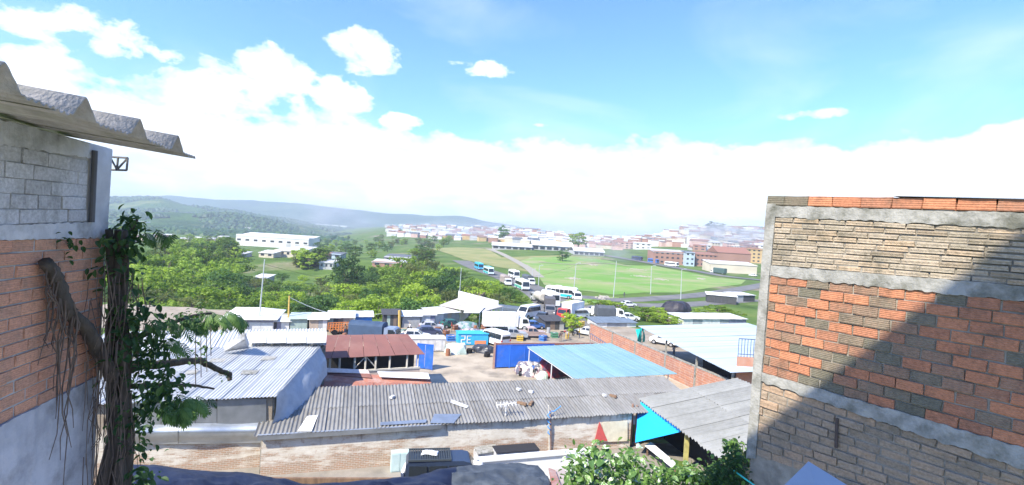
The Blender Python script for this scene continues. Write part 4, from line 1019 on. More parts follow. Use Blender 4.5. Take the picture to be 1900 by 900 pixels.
def bus(label, p, rz, c, roof=None, stripe=None, L=10.5, H=3.2, wd=2.45, group=None):
    r = thing('bus', label, 'bus', p, rz, group); P = paint(c); b = MB(); x1, x0 = L / 2, -L / 2
    pr = [(x0, .4), (x1, .4), (x1 + .05, 1.2), (x1 - .25, H - .35), (x1 - .6, H - .05), (x1 - .9, H), (x0 + .4, H), (x0, H - .3)]
    yy = loft(b, pr, wd, 1.4, H, .14, 0, .05); b.build('body', P, r, fix=True)
    k = int(L / 1.5)
    for i in range(k):
        a = x0 + .5 + i * (L - 1.6) / k; e = a + (L - 1.6) / k - .12; side_pane(r, yy, [(a, 1.55), (e, 1.55), (e, 2.5), (a, 2.5)])
    end_pane(r, (x1 + .02, 1.35), (x1 - .24, H - .45), wd * .44, wd * .4); end_pane(r, (x0, 1.7), (x0, H - .5), wd * .38, wd * .35, name='rear_window')
    if stripe:
        S = paint(stripe); side_pane(r, yy, [(x0 + .1, .55), (x1 - .4, .55), (x1 - 1.2, 1.3), (x0 + .1, 1.3)], S, 'stripe', .006)
    if roof: MB().box((-.2, 0, H + .01), (L - 1.8, wd - .5, .1)).build('roof_panel', paint(roof), r)
    MB().box((-1, 0, H + .12), (1.6, 1.2, .22)).build('roof_vent', P, r)
    for x in (x1 - 2.2, x0 + 2.4):
        for y in (1, -1): wheel(r, x, y * (wd / 2 - .12), .48, .3)
    for y in (1, -1): MB().box((x1 + .02, y * wd * .36, .85), (.1, .35, .22)).build('headlight', LAMP, r); MB().box((x1 - .1, y * (wd / 2 + .12), 2.1), (.1, .2, .4)).build('mirror', BLACK, r)
    MB().box((x1 + .03, 0, .5), (.15, wd * .95, .25)).build('bumper', mat('dark plastic', (.05, .05, .055), rough=.6), r)
    return r
def truck(label, p, rz, cab, load, kind='canopy', L=7.0, H=3.2, group=None, cargo='truck'):
    r = thing('truck', label, 'truck', p, rz, group); P = paint(cab); wd = 2.3; x1, x0 = L / 2, -L / 2; b = MB()
    pr = [(x1 - 1.9, .5), (x1, .5), (x1 + .03, 1.25), (x1 - .3, 2.1), (x1 - .55, 2.25), (x1 - 1.9, 2.25)]
    yy = loft(b, pr, wd - .15, 1.3, 2.25, .12); b.build('cab', P, r, fix=True)
    side_pane(r, yy, [(x1 - 1.3, 1.35), (x1 - .25, 1.35), (x1 - .5, 2.05), (x1 - 1.3, 2.05)]); end_pane(r, (x1, 1.35), (x1 - .28, 2.06), .95, .88)
    MB().box((-.1, 0, .62), (L - .4, .9, .2)).build('chassis', mat('dark plastic', (.05, .05, .055), rough=.6), r)
    bl = L - 2.1; cx = x0 + bl / 2; M_ = mat('load %s' % (tuple(round(x, 2) for x in load),), load, tuple(x * .8 for x in load), rough=.75, scale=1.2, bump=.3, bscale=2)
    if kind == 'tank':
        MB().tube([(x0 + .1, 0, 1.75), (x0 + .3, 0, 1.75), (x0 + bl - .3, 0, 1.75), (x0 + bl - .1, 0, 1.75)], [.7, 1.05, 1.05, .7], 16).build('tank', M_, r, smooth=False)
    elif kind == 'box':
        MB().box((cx, 0, .75 + (H - .75) / 2), (bl, wd, H - .75)).build('box_body', M_, r)
        for k in range(6): MB().box((x0 + bl * (k + .5) / 6, 0, .75 + (H - .75) / 2), (.06, wd + .06, H - .78)).build('rib', M_, r)
    elif kind == 'bed':
        MB().box((cx, 0, .85), (bl, wd, .12)).build('bed', M_, r)
        for y in (1, -1): MB().box((cx, y * (wd / 2 - .04), 1.2), (bl, .06, .6)).build('side_board', M_, r)
    else:
        b = MB(); seg = 8; sec = [(-wd / 2, .75), (-wd / 2, H - .5)] + [(-wd / 2 * math.cos(math.pi * i / seg) , H - .5 + .5 * math.sin(math.pi * i / seg)) for i in range(1, seg)] + [(wd / 2, H - .5), (wd / 2, .75)]
        n = len(sec); xs = [x0 + bl * i / 8 for i in range(9)]
        for i, x in enumerate(xs):
            for (y, z) in sec: b.v.append(V((x, y, z - (.06 if i % 2 else 0) * (z > 1.5))))
        for i in range(8):
            for k in range(n): a = i * n + k; q = i * n + (k + 1) % n; b.f.append([a, q, q + n, a + n]); b.m.append(0)
        b.f += [list(range(n))[::-1], list(range(8 * n, 9 * n))]; b.m += [0, 0]
        b.build('canopy', M_, r, fix=True)
    for x in (x1 - 1.0, x0 + 1.3):
        for y in (1, -1): wheel(r, x, y * (wd / 2 - .16), .45, .28)
    for y in (1, -1): MB().box((x1 + .02, y * .85, .8), (.1, .3, .2)).build('headlight', LAMP, r); MB().box((x1 - .25, y * (wd / 2 + .1), 1.7), (.08, .18, .4)).build('mirror', BLACK, r)
    MB().box((x1 + .03, 0, .52), (.14, wd * .95, .22)).build('bumper', paint(cab), r)
    return r
def gp(x, y): return hit(x, y)
TEAL = (.02, .45, .48); WH = (.78, .78, .76)
def heading(a, b): d = gp(*b) - gp(*a); return math.atan2(d.y, d.x)
RH = heading((880, 495), (985, 538))      # along the road, coming towards the viewpoint
bus('blue and teal bus leading the queue farthest up the road', gp(888, 500), RH, (.05, .42, .70), (.08, .50, .72))
bus('teal roofed bus following the blue bus up the road', gp(906, 509), RH, (.62, .75, .76), (.03, .50, .52), TEAL)
truck('truck with beige canopy and white cab coming down the road', gp(938, 528), RH, WH, (.36, .30, .27), 'canopy', 8)
bus('plain white bus behind the dark canopied truck on the road', gp(953, 516), RH, WH, None, None, 9)
truck('truck with charcoal canopy and white cab beside the white bus', gp(980, 527), RH, WH, (.10, .12, .14), 'canopy', 9)
bus('white bus with green flank close to the tree edge', gp(968, 537), RH, WH, None, (.10, .45, .35), 9)
bus('white and turquoise coach turning at the junction by the lawn', gp(1042, 553), heading((1020, 550), (1085, 557)), WH, None, TEAL, 9)
car('white minibus turning ahead of the turquoise striped coach', gp(1069, 558), heading((1050, 545), (1085, 572)), WH, 'van', sc_=1.25)
truck('tank truck with beige drum on the road', gp(999, 561), RH + math.pi, (.5, .5, .5), (.48, .44, .38), 'tank', 7, 3)
bus('large white bus seen from behind at the junction', gp(1020, 566), RH + math.pi, WH, None, None, 8, 3.4)
truck('truck with plain dark box body parked below the junction', gp(1019, 582), RH - .3, (.2, .2, .22), (.11, .105, .11), 'box', 7, 3.4)
car('white minibus with large windscreen parked in the market', gp(981, 590), -2.2, WH, 'van', sc_=1.35)
truck('truck under dark blue grey rounded canopy by the brown shop', gp(950, 596), -.35, (.2, .25, .3), (.10, .13, .17), 'canopy', 7.5, 3.3)
car('dark blue pickup parked between white minibus and red cab truck', gp(1006, 597), -2.0, (.06, .08, .12), 'pickup', sc_=1.1)
truck('box truck with white load body and red cab', gp(1058, 590), heading((1062, 586), (1035, 592)), (.55, .05, .04), (.78, .79, .8), 'box', 8, 3.3)
truck('white cab truck with open bed facing the junction', gp(1088, 586), -.5, WH, (.6, .6, .6), 'bed', 6.5, 3)
truck('small truck with dark grey mesh canopy by the side street', gp(1130, 592), .15, WH, (.10, .11, .13), 'canopy', 6, 2.9)
car('white saloon driving along the side street by the lawn', gp(1166, 569), .25, WH, 'hatch')
car('white car parked below the side street next to the hedge', gp(1166, 595), .1, WH, 'hatch', sc_=1.1)
car('dark saloon beside the black covered trailer', gp(1246, 592), -.4, (.05, .055, .07), 'hatch')
HH = heading((1170, 482), (1300, 505))
bus('dark navy bus first in line on the high street', gp(1182, 483), HH, (.04, .06, .14), None, None, 11)
bus('bright blue bus between navy and white buses on the high street', gp(1212, 488), HH, (.06, .16, .45), (.1, .2, .5), None, 10)
bus('white coach behind the bright blue bus on the high street', gp(1246, 494), HH, WH, None, None, 12)
truck('lorry with long dark green canopy outside the warehouse', gp(1333, 508), HH + math.pi, WH, (.07, .12, .11), 'canopy', 11, 3.8)
car('white pickup on the high street beside the tall end wall', gp(1397, 513), HH, WH, 'pickup')
# ---- parked vehicle below with roof rack, and the man beside it
def suv():
    p = G(826, 846, 2.75); p.z = h(p.x, p.y)
    ang = math.atan2(LU.y, LU.x) - .12
    r = car('dark navy van with slatted roof rack parked in the alley', p, ang, (.03, .045, .08), 'van', sc_=1.06)
    RK = mat('roof rack', (.05, .06, .065), rough=.55)
    for k in range(17): MB().box((-1.9 + k * .13, 0, 2.03), (.075, 1.36, .035)).build('rack_slat', RK, r)
    for y in (.7, -.7): MB().box((-.86, y, 2.03), (2.3, .06, .1)).build('rack_rail', RK, r)
    for x in (-2.0, .28): MB().box((x, 0, 2.03), (.06, 1.45, .09)).build('rack_rail', RK, r)
    q = r.matrix_basis @ V((-.9, .1, 2.06))
    t = thing('cloth_bundle', 'white cloth bundle lying on the slatted roof rack', 'bundle', q, ang)
    b = MB(); b.grid(lambda u, v: ((u - .5) * .95 + .1 * v, (v - .5) * .55 + .12 * math.sin(u * 5), .05 + .07 * noise.noise(V((u * 4, v * 3, 1))) + .06 * math.sin(math.pi * u) * math.sin(math.pi * v)), 10, 8)
    o = b.build('cloth', WHITE, t, smooth=True); md = o.modifiers.new('t', 'SOLIDIFY'); md.thickness = .04
    # spare cover, white round
    w_ = G(884, 858, 2.2); t = thing('white_water_tank', 'rounded white tank beside the navy van', 'tank', (w_.x, w_.y, h(w_.x, w_.y)))
    MB().tube([(0, 0, 0), (0, 0, .2), (0, 0, 1.2), (0, 0, 1.5), (0, 0, 1.62)], [.45, .52, .5, .38, .15], 14).build('body', WHITE, t, smooth=True)
    MB().tube([(0, 0, 1.62), (0, 0, 1.7)], .13, 10).build('cap', CEMB, t)
suv()
def person(label, p, rz, shirt, trousers, hair=(.02, .015, .012), skin=(.30, .17, .11), lean=.15, hgt=1.7, group=None, arms=.3):
    s = hgt / 1.7
    r = thing('person', label, 'person', p, rz, group); r.scale = (s, s, s)
    J = dict(pel=(0, 0, .92), wa=(lean * .3, 0, 1.08), ch=(lean * .75, 0, 1.28), ne=(lean, 0, 1.45), hd=(lean * 1.2 + .02, 0, 1.52), ht=(lean * 1.25 + .02, 0, 1.66))
    for sgn, k in ((1, 'l'), (-1, 'r')):
        J['hip' + k] = (0, .10 * sgn, .88); J['kn' + k] = (.03, .11 * sgn, .48); J['an' + k] = (-.02, .11 * sgn, .08); J['to' + k] = (.15, .12 * sgn, .04)
        J['sh' + k] = (lean * .9, .19 * sgn, 1.38); J['el' + k] = (lean * .9 + arms * .4, .25 * sgn, 1.12); J['wr' + k] = (lean + arms, .2 * sgn, 1.02); J['ha' + k] = (lean + arms + .1, .18 * sgn, 1.02)
    E = [('pel', 'wa'), ('wa', 'ch'), ('ch', 'ne'), ('ne', 'hd'), ('hd', 'ht')]
    for k in 'lr': E += [('pel', 'hip' + k), ('hip' + k, 'kn' + k), ('kn' + k, 'an' + k), ('an' + k, 'to' + k), ('ch', 'sh' + k), ('sh' + k, 'el' + k), ('el' + k, 'wr' + k), ('wr' + k, 'ha' + k)]
    Rr = dict(pel=.14, wa=.13, ch=.16, ne=.055, hd=.095, ht=.085, hip=.095, kn=.06, an=.042, to=.035, sh=.065, el=.045, wr=.032, ha=.038)
    keys = list(J); me = bpy.data.meshes.new('body'); me.from_pydata([J[k] for k in keys], [(keys.index(a), keys.index(b)) for a, b in E], [])
    o = link('body', me, r); o.modifiers.new('s', 'SKIN'); md = o.modifiers.new('u', 'SUBSURF'); md.levels = md.render_levels = 2
    for i, k in enumerate(keys):
        q = Rr[k if k in Rr else k[:-1]]; me.skin_vertices[0].data[i].radius = (q, q); me.skin_vertices[0].data[i].use_root = (k == 'pel')
    dg = bpy.context.evaluated_depsgraph_get(); m2 = bpy.data.meshes.new_from_object(o.evaluated_get(dg)); o.modifiers.clear(); o.data = m2
    m2.materials.clear()
    for c, nm in ((skin, 'skin'), (shirt, 'shirt'), (trousers, 'trousers'), (hair, 'hair')): m2.materials.append(mat('%s %s' % (nm, tuple(round(x, 2) for x in c)), c, tuple(x * .8 for x in c), rough=.8, scale=8))
    for f in m2.polygons:
        c = f.center; f.use_smooth = True
        if c.z > 1.43: f.material_index = 3 if (c.z > 1.63 or c.x < lean * 1.2) else 0
        elif c.x > lean * .9 + arms * .55 and abs(c.y) > .12: f.material_index = 0
        elif c.z > .95: f.material_index = 1
        elif c.z > .1: f.material_index = 2
        else: f.material_index = 3
    MB().box((lean * 1.25 + .125, 0, 1.575), (.04, .03, .05)).build('nose', m2.materials[0], r)
    return r
def people():
    p = G(748, 862, 2.1); p.z = h(p.x, p.y)
    person('person in white shirt leaning beside the navy van', p, math.atan2(LU.y, LU.x) + .3, (.75, .77, .8), (.06, .08, .14), lean=.3)
    p2 = gp(1139, 553.5); person('person in dark clothes walking beside the lawn', gp(1158, 552), 1.0, (.1, .1, .12), (.08, .08, .1), lean=.03, arms=.05)
    p3 = G(1250, 662, 0); person('person in pale shirt standing under the pale blue grey shed roof', p3, 2.0, (.75, .68, .66), (.2, .22, .28), lean=.03, arms=.1)
    a = G(725, 885, 1.0); b = G(760, 885, 1.0); q = G(742, 874, .9); q.z = h(q.x, q.y)
    t = thing('pale_cabinet', 'pale cyan metal cabinet behind the person in white shirt', 'cabinet', q, math.atan2(LU.y, LU.x))
    MB().box((0, .5, .62), (1.1, .5, 1.24)).build('body', mat('pale cyan enamel', (.55, .70, .70), (.48, .62, .62), rough=.5), t)
    for x in (-.27, .27): MB().box((x, .235, .64), (.5, .03, 1.1)).build('door', mat('pale cyan enamel', (.55, .70, .70)), t)
people()
# ================================================================== market sheds along the tree edge
def panelled(root, a, b, z1, cols, th=.08, name='panel', z0=0.0):
    k = len(cols)
    for i, m in enumerate(cols): vwall(root, name, a.lerp(b, i / k + .002), a.lerp(b, (i + 1) / k - .002), z0, z1 - .02 * (i % 2), th, m)
def shack(name, label, x0, x1, yb, yt, dep, cols, roofm, slope=.4, over=.35, cat='shack', z0=None, group=None, yb2=None):
    a, b = gp(x0, yb), gp(x1, yb if yb2 is None else yb2); zt = atY((x0 + x1) / 2, yt, (a.y + b.y) / 2).z
    r = thing(name, label, cat, (a.x, a.y, 0), 0, group)
    d = V((b.x - a.x, b.y - a.y, 0)).normalized(); s = V((-d.y, d.x, 0))
    panelled(r, a, b, zt, cols); vwall(r, 'back_wall', a + s * dep, b + s * dep, 0, zt + slope - .05, .1, WOODB)
    for p in (a, b): vwall(r, 'side_wall', p + s * .06, p + s * (dep - .06), 0, zt - .02, .1, cols[0], zt + slope - .05)
    k = max(2, round((b - a).length / 1.6))
    for i in range(k):
        f0 = a + d * (-over) ; f1 = b + d * over
        p0, p1 = f0.lerp(f1, i / k), f0.lerp(f1, (i + 1) / k - .004); up = V((0, 0, zt + .06 + .03 * (i % 2)))
        slab(r, 'roof_sheet', [p0 - s * over + up, p1 - s * over + up, p1 + s * (dep + over) + up + V((0, 0, slope)), p0 + s * (dep + over) + up + V((0, 0, slope))], .04, roofm)
    return r
C = lambda n, c, **k: mat(n, c, tuple(x * .8 for x in c), rough=.75, scale=1.5, **k)
cGREY = C('market grey', (.36, .37, .38)); cWHT = C('market white', (.68, .68, .66)); cTAN = C('market tan', (.45, .36, .28)); cBRN = C('market brown', (.20, .15, .12)); cGRN = C('market green grey', (.33, .42, .38)); cDRK = C('market dark', (.07, .07, .075)); cBLU = C('market blue', (.06, .25, .65)); cPRP = C('market slate', (.25, .25, .33))
TIN = mat('bleached tin', (.62, .62, .62), (.52, .52, .52), rough=.6, scale=1, c3=(.4, .37, .33), s3=.5, objrand=.2)
def tent():
    a, b = gp(414, 616), gp(506, 616); z = atY(460, 594, a.y).z; zp = atY(458, 571, a.y + 4).z
    r = thing('white_hall', 'white walled hall with bright pitched roof at the tree edge', 'hall', (a.x, a.y, 0))
    d = V((b.x - a.x, b.y - a.y, 0)).normalized(); s = V((-d.y, d.x, 0)); D = 8
    panelled(r, a, b, z - .5, [cWHT] * 4); vwall(r, 'dark_band', a, b, z - .5, z, .1, cPRP); vwall(r, 'back_wall', a + s * D, b + s * D, 0, z, .1, cWHT)
    for p in (a, b): vwall(r, 'side_wall', p + s * .1, p + s * (D - .1), 0, z - .05, .1, cWHT)
    E = [a - s * .5 - d * .6, b - s * .5 + d * .6, b + s * (D + .5) + d * .6, a + s * (D + .5) - d * .6]; E = [V((p.x, p.y, z)) for p in E]
    c0, c1 = E[0].lerp(E[2], .5) - d * 2.6, E[0].lerp(E[2], .5) + d * 1.2; c0.z = c1.z = zp
    bb = MB(); bb.add(E + [c0, c1] + [e - V((0, 0, .08)) for e in E], [(0, 1, 5, 4), (1, 2, 5), (2, 3, 4, 5), (3, 0, 4), (9, 8, 7, 6), (0, 6, 7, 1), (1, 7, 8, 2), (2, 8, 9, 3), (3, 9, 6, 0)])
    bb.build('roof', WHITE, r, world=True, fix=True)
    post(r, a.lerp(b, .45) - s * .3, 0, z - .02, .12, CEM, 'post')
tent()
shack('market_shack', 'narrow shack with dark doorway and white panel beside the white hall', 498, 536, 615, 597, 3, [cDRK, cDRK, cPRP, cWHT, cWHT], TIN)
shack('market_shack', 'grey green corrugated box shack next to the yellow pole', 538, 569, 615, 592, 3, [cGRN, cGRN, cGRN], C('green tin', (.4, .47, .44)))
shack('market_shack', 'white roofed shack with tan door by the grey green box', 574, 606, 616, 593, 3.5, [cTAN, cTAN, cGREY, cWHT], WHITE)
shack('market_shack', 'shack with dark opening and beige boards under pale tin', 608, 654, 614, 590, 4, [cGRN, cDRK, cBRN, cTAN, cTAN], TIN)
shack('market_shack', 'shack walled with bright blue tarpaulin', 659, 689, 607, 588, 3, [cBLU, cBLU, cBLU], TIN)
shack('market_shack', 'dark shack hung with patched black tarpaulin', 711, 741, 609, 584, 3, [cDRK, cGRN, cDRK, cBRN, cDRK], cDRK)
shack('market_shack', 'shack with one wide grey roller shutter', 746, 779, 608, 587, 3, [cGREY, cGREY], WHITE)
shack('market_shack', 'shack of tall white boards between shutter and shops', 781, 806, 607, 585, 3, [cWHT, cWHT, cPRP], TIN)
shack('market_shack', 'long shack of white and beige shutters beside the brown shop', 807, 851, 605, 581, 4, [cWHT, cWHT, cGREY, cTAN, cGREY, cGREY], TIN, yb2=601)
def shop():
    a, b = gp(852, 601), gp(898, 598); z = atY(872, 576, a.y).z
    r = thing('brown_shop', 'brown timber shop under a wide flat pale roof with posts', 'shop', (a.x, a.y, 0))
    d = V((b.x - a.x, b.y - a.y, 0)).normalized(); s = V((-d.y, d.x, 0))
    panelled(r, a, b, z, [cWHT, cWHT, cBRN, cDRK, cBRN, cBRN, cBRN], z0=0)
    vwall(r, 'side_wall', b, b + s * 4, 0, z - .1, .1, cBRN); vwall(r, 'back_wall', a + s * 4, b + s * 4, 0, z - .2, .1, cBRN)
    c = a.lerp(b, .58) - s * .06; vwall(r, 'window', c - d * .5, c + d * .5, 1.2, 2.2, .05, GL)
    P = [G(815, 566, z + .2), G(888, 580, z + .1), G(935, 568, z + .3), G(850, 553, z + .5)]
    slab(r, 'roof', P, .12, mat('shop roof', (.50, .46, .42), (.4, .37, .34), rough=.8, scale=.5, objrand=.0))
    slab(r, 'roof_sheet', [G(860, 580, z + .28), G(889, 580.5, z + .26), G(900, 569, z + .46), G(868, 567, z + .48)], .05, WHITE)
    q0, q1 = P[3] + V((0, 0, -.1)), G(925, 561, z + .4)
    vwall(r, 'billboard', q0, q1, z - .3, z + 2.0, .1, cWHT, z + .7)
    for t in (.05, .5, .95): p = P[1].lerp(P[2], t); post(r, p, 0, z + .05, .07, WHITE)
shop()
shack('market_shack', 'open stall with yellow green awning beside the dark blue canopied truck', 902, 934, 597, 577, 3, [cDRK, cPRP, cTAN, cDRK], cPRP)
def orange_cart():
    a = gp(612, 622); b = gp(652, 620); r = thing('orange_cart', 'long orange slatted cart parked before the shacks', 'cart', a); d = (b - a).normalized(); s = V((-d.y, d.x, 0)); O = paint((.75, .24, .06), .6)
    for k in (0, 1):
        for i in range(9): p = a.lerp(b, i / 8) + s * 1.6 * k; post(r, p, .5, 1.5, .04, O, 'stake')
        for z in (.7, 1.1, 1.45): vwall(r, 'rail', a + s * 1.6 * k, b + s * 1.6 * k, z, z + .12, .05, O)
    slab(r, 'bed', [V((p.x, p.y, .55)) for p in (a, b, b + s * 1.6, a + s * 1.6)], .1, WOODB)
    for t in (.2, .8):
        for k in (0, 1): p = a.lerp(b, t) + s * 1.6 * k - r.location; w_ = MB().tube([p - s * .1, p + s * .1], .4, 12).build('wheel', TY, r); w_.location.z = .4
orange_cart()
truck('truck under dark blue tarpaulin behind the red roofed shed', gp(695, 634), -.1, (.2, .25, .35), (.05, .085, .15), 'canopy', 7, 2.9)
car('white car with open bonnet clutter behind the white container', gp(770, 632), .1, WH, 'hatch', sc_=1.1)
car('dark blue scrap car behind the white container', gp(795, 622), .3, (.06, .07, .13), 'hatch')
def container(name, label, x0, x1, yb, yt, m, dep=2.4, cat='container', marks=None, doors=2):
    a, b = gp(x0, yb), gp(x1, yb); z = atY(x0, yt, a.y).z; r = thing(name, label, cat, (a.x, a.y, 0)); d = V((b.x - a.x, b.y - a.y, 0)).normalized(); s = V((-d.y, d.x, 0)); L2 = (b - a).length
    A = [a, b, b + s * dep, a + s * dep]; MB().hexa([V((p.x, p.y, .1)) for p in A], [V((p.x, p.y, z)) for p in A]).build('body', m, r, world=True, fix=True)
    for k in range(doors):
        p = a + d * (L2 * (.08 + k * .84 / doors)) - s * .03; q = a + d * (L2 * (.08 + (k + 1) * .84 / doors) - .08) - s * .03; vwall(r, 'door', p, q, .25, z - .15, .04, m)
    slab(r, 'lid', [V((p.x, p.y, z + .07)) for p in (a - d * .1 - s * .1, b + d * .1 - s * .1, b + d * .1 + s * (dep + .1), a - d * .1 + s * (dep + .1))], .06, m)
    return r, a, b, d, s, z
container('metal_container', 'white metal container with double doors beside the open blue gate leaf', 762, 825, 653, 629, C('container white', (.62, .60, .58)), doors=4)
r_, a_, b_, d_, s_, z_ = container('blue_skip', 'bright blue skip with white lettering piled with scrap', 850, 905, 641, 620, C('skip blue', (.05, .42, .72)), doors=0, cat='skip')
def marks():
    W0 = a_ + d_ * .25 - s_ * .05; hh = z_ - .5
    def st(x0, z0, x1, z1): vwall(r_, 'lettering', W0 + d_ * x0, W0 + d_ * x1, z0, z1, .02, WHITE)
    hh = max(hh, .9)
    for (x0, z0, x1, z1) in ((.1, .3, .75, .42), (.1, .3 + hh * .42, .75, .42 + hh * .42), (.1, .2 + hh, .75, .3 + hh), (.1, .3, .24, .3 + hh * .45), (.6, .3 + hh * .45, .75, .25 + hh), (.95, .3, 1.6, .42), (.95, .3 + hh * .42, 1.5, .42 + hh * .42), (.95, .2 + hh, 1.6, .3 + hh), (.95, .3, 1.09, .25 + hh)): st(x0, z0, x1, z1)
    vwall(r_, 'orange_patch', a_ + d_ * 2.4 - s_ * .03, b_ - d_ * .3 - s_ * .03, .15, .7, .02, paint((.8, .25, .1), .7))
marks()
def lump(name, label, x, y, w_, d_, hh, m, cat, seed=0, z0=None, rz=0.0, mats=None):
    p = gp(x, y) if z0 is None else G(x, y, z0); r = thing(name, label, cat, p, rz); b = MB()
    def fn(u, v):
        a = u * 2 * math.pi; t = v; rr = math.cos(t * math.pi / 2) ** .45 if v < 1 else 0
        k = 1 + .35 * noise.noise(V((math.cos(a) * 1.6 + seed, math.sin(a) * 1.6, t * 2 + seed)))
        z = math.sin(t * math.pi / 2) * (1 + .45 * noise.noise(V((math.cos(a) * 2 + seed * 3, math.sin(a) * 2, 4))) * (1 - t))
        return (math.cos(a) * w_ / 2 * rr * k, math.sin(a) * d_ / 2 * rr * k, z * hh)
    b.grid(fn, 22, 9); b.build('heap', m, r, smooth=False); return r
BAGW = mat('pale plastic bag', (.62, .66, .62), (.40, .50, .45), rough=.5, scale=1.5, lo=.45, hi=.5, bump=.6, bscale=4)
BAGK = mat('black plastic bag', (.03, .033, .045), (.06, .065, .08), rough=.35, scale=2, bump=.8, bscale=4)
MIXJ = mat('scrap heap', (.12, .12, .16), (.60, .58, .55), rough=.7, scale=1.6, lo=.46, hi=.54, bump=.8, bscale=5, c3=(.35, .10, .08), s3=1.2, amt3=.7)
lump('rag_heap', 'pale heap of bags with green cloth beside the white container', 846, 655, 3.0, 2.0, 1.3, BAGW, 'heap', 1)
lump('bag_heap', 'black plastic bags heaped by the blue gate post', 897, 653, 3.0, 2, 1.0, BAGK, 'heap', 2)
lump('scrap_heap', 'scrap metal and rags heaped over the blue skip', 880, 622, 4.6, 2.4, 1.0, MIXJ, 'heap', 3, z0=None)
lump('scrap_heap', 'heap of mixed scrap and sacks under the light blue canopy', 985, 693, 4.0, 3, 1.3, MIXJ, 'heap', 4)
lump('red_sack_heap', 'dark red sacks stacked deep under the light blue canopy', 1022, 694, 4.0, 3, 1.6, mat('red sacks', (.35, .03, .04), (.06, .05, .09), rough=.7, scale=1.2), 'heap', 5)
lump('white_sack', 'single white sack at a post of the light blue canopy', 1007, 704, 1.3, 1.0, .9, BAGW, 'sack', 6)
lump('scrap_heap', 'greenish scrap and tyres heaped in front of the brown shop', 865, 610, 4, 3, 1.2, mat('green scrap', (.10, .22, .2), (.3, .32, .36), rough=.7, scale=1.5, lo=.45, hi=.55), 'heap', 8)
lump('black_cover', 'bulky load under black tarpaulin standing by the hedge', 1255, 588, 7.0, 4.5, 3.6, mat('black cover', (.02, .02, .028), (.05, .045, .055), rough=.5, scale=.7, bump=.6, bscale=2), 'load', 9)
car('white van parked nose on beside the blue skip', gp(918, 640), 2.3, WH, 'van', sc_=1.15)
truck('white lorry with bright box body parked behind the skip', gp(938, 612), .25, WH, (.76, .76, .75), 'box', 8, 3.0)
car('blue saloon parked under the market awning', gp(990, 610), .3, (.05, .14, .40), 'hatch')
car('rusty pink scrap car behind the yard wall', gp(985, 626), .2, (.45, .33, .28), 'pickup')
car('grey scrap pickup behind the yard wall', gp(950, 628), .1, (.35, .37, .4), 'pickup')
car('white hatchback at the end of the brick boundary wall', gp(1088, 622), 2.6, WH, 'hatch')
car('white off-roader parked under the pale shed roof', G(1232, 640, 0), 2.5, WH, 'suv')
shack('market_shack', 'low open stall under black netting next to the round bush', 1012, 1046, 612, 596, 3.5, [cDRK, cBRN, cDRK, cGREY], cDRK)
def motorbike(label, p, rz, c):
    r = thing('motorcycle', label, 'motorcycle', p, rz); P = paint(c)
    for x in (.65, -.65): wheel(r, x, 0, .31, .11)
    MB().tube([(-.6, 0, .35), (-.1, 0, .45), (.3, 0, .8), (.42, 0, .95)], [.05, .07, .06, .05], 7).build('frame', BLACK, r); MB().tube([(.65, .06, .31), (.45, .06, .95)], .03, 6).build('fork', RIM, r)
    MB().tube([(-.05, 0, .78), (.15, 0, .82), (.35, 0, .8)], [.09, .15, .08], 8).build('fuel_tank', P, r); MB().tube([(-.7, 0, .82), (-.4, 0, .78), (-.05, 0, .76)], [.07, .11, .1], 8).build('seat', BLACK, r)
    MB().tube([(.36, .35, 1.05), (.42, 0, 1.0), (.36, -.35, 1.05)], .02, 6).build('handlebar', RIM, r); MB().box((0, 0, .42), (.35, .22, .3)).build('engine', RIM, r)
motorbike('dark motorcycle by the round bush in the market', gp(1068, 622), .8, (.05, .05, .06))
motorbike('blue motorcycle standing among scrap by the light blue canopy', gp(968, 695), 1.2, (.05, .1, .3))
motorbike('red motorcycle parked before the low netting stall', gp(1046, 624), .4, (.4, .04, .04))
# low buildings near the hedge
shack('tin_shed', 'long white shed with dark open front beside the side street', 1312, 1366, 561, 549, 6, [cDRK, cDRK, cDRK, cDRK], WHITE, cat='shed', yb2=566)
shack('tin_shed', 'small pale shed with blue grey end beyond the black covered load', 1368, 1400, 560, 548, 5, [cGREY, cDRK, cDRK], TIN, cat='shed')
shack('tin_shed', 'pale roofed shed lying between hedge and pale blue roof', 1268, 1384, 604, 592, 5, [cWHT, cGREY, cWHT, cWHT, cGREY, cPRP, cPRP], TIN, cat='shed')
shack('tin_shed', 'low dark roofed shed at the head of the brick boundary wall', 1108, 1180, 607, 599, 4, [cWHT, cGREY, cGREY, cWHT], C('dark blue tin', (.16, .2, .25)), cat='shed')
# poles and wires
GALV = mat('galvanised pole', (.52, .56, .57), (.44, .48, .49), rough=.5, metal=.3)
def lamp(label, xb, yb, xt, yt, Y=None, arm=1, m=GALV, group=None):
    p = gp(xb, yb); t = atY(xt, yt, p.y); r = thing('street_lamp', label, 'lamp post', p, 0, group); q = t - p
    MB().tube([(0, 0, 0), q], [.13, .07], 8).build('pole', m, r); 
    if arm:
        e = q + V((1.3 * arm, -.3, .25)); MB().tube([q - V((0, 0, .1)), e], .05, 6).build('arm', m, r); MB().box(e + V((.3 * arm, 0, 0)), (.7, .28, .14)).build('lamp_head', GALV, r)
    MB().cyl((0, 0, .1), .25, .2, 'Z', 8).build('base', CEM, r)
lamp('leaning pale post rising beside the white hall', 479, 614, 491, 481, arm=0)
lamp('slim lamp post standing at the brown shop', 849, 600, 856, 497, arm=0)
lamp('tall thick lighting mast on the verge of the lawn', 1138, 553, 1144, 484, arm=0)
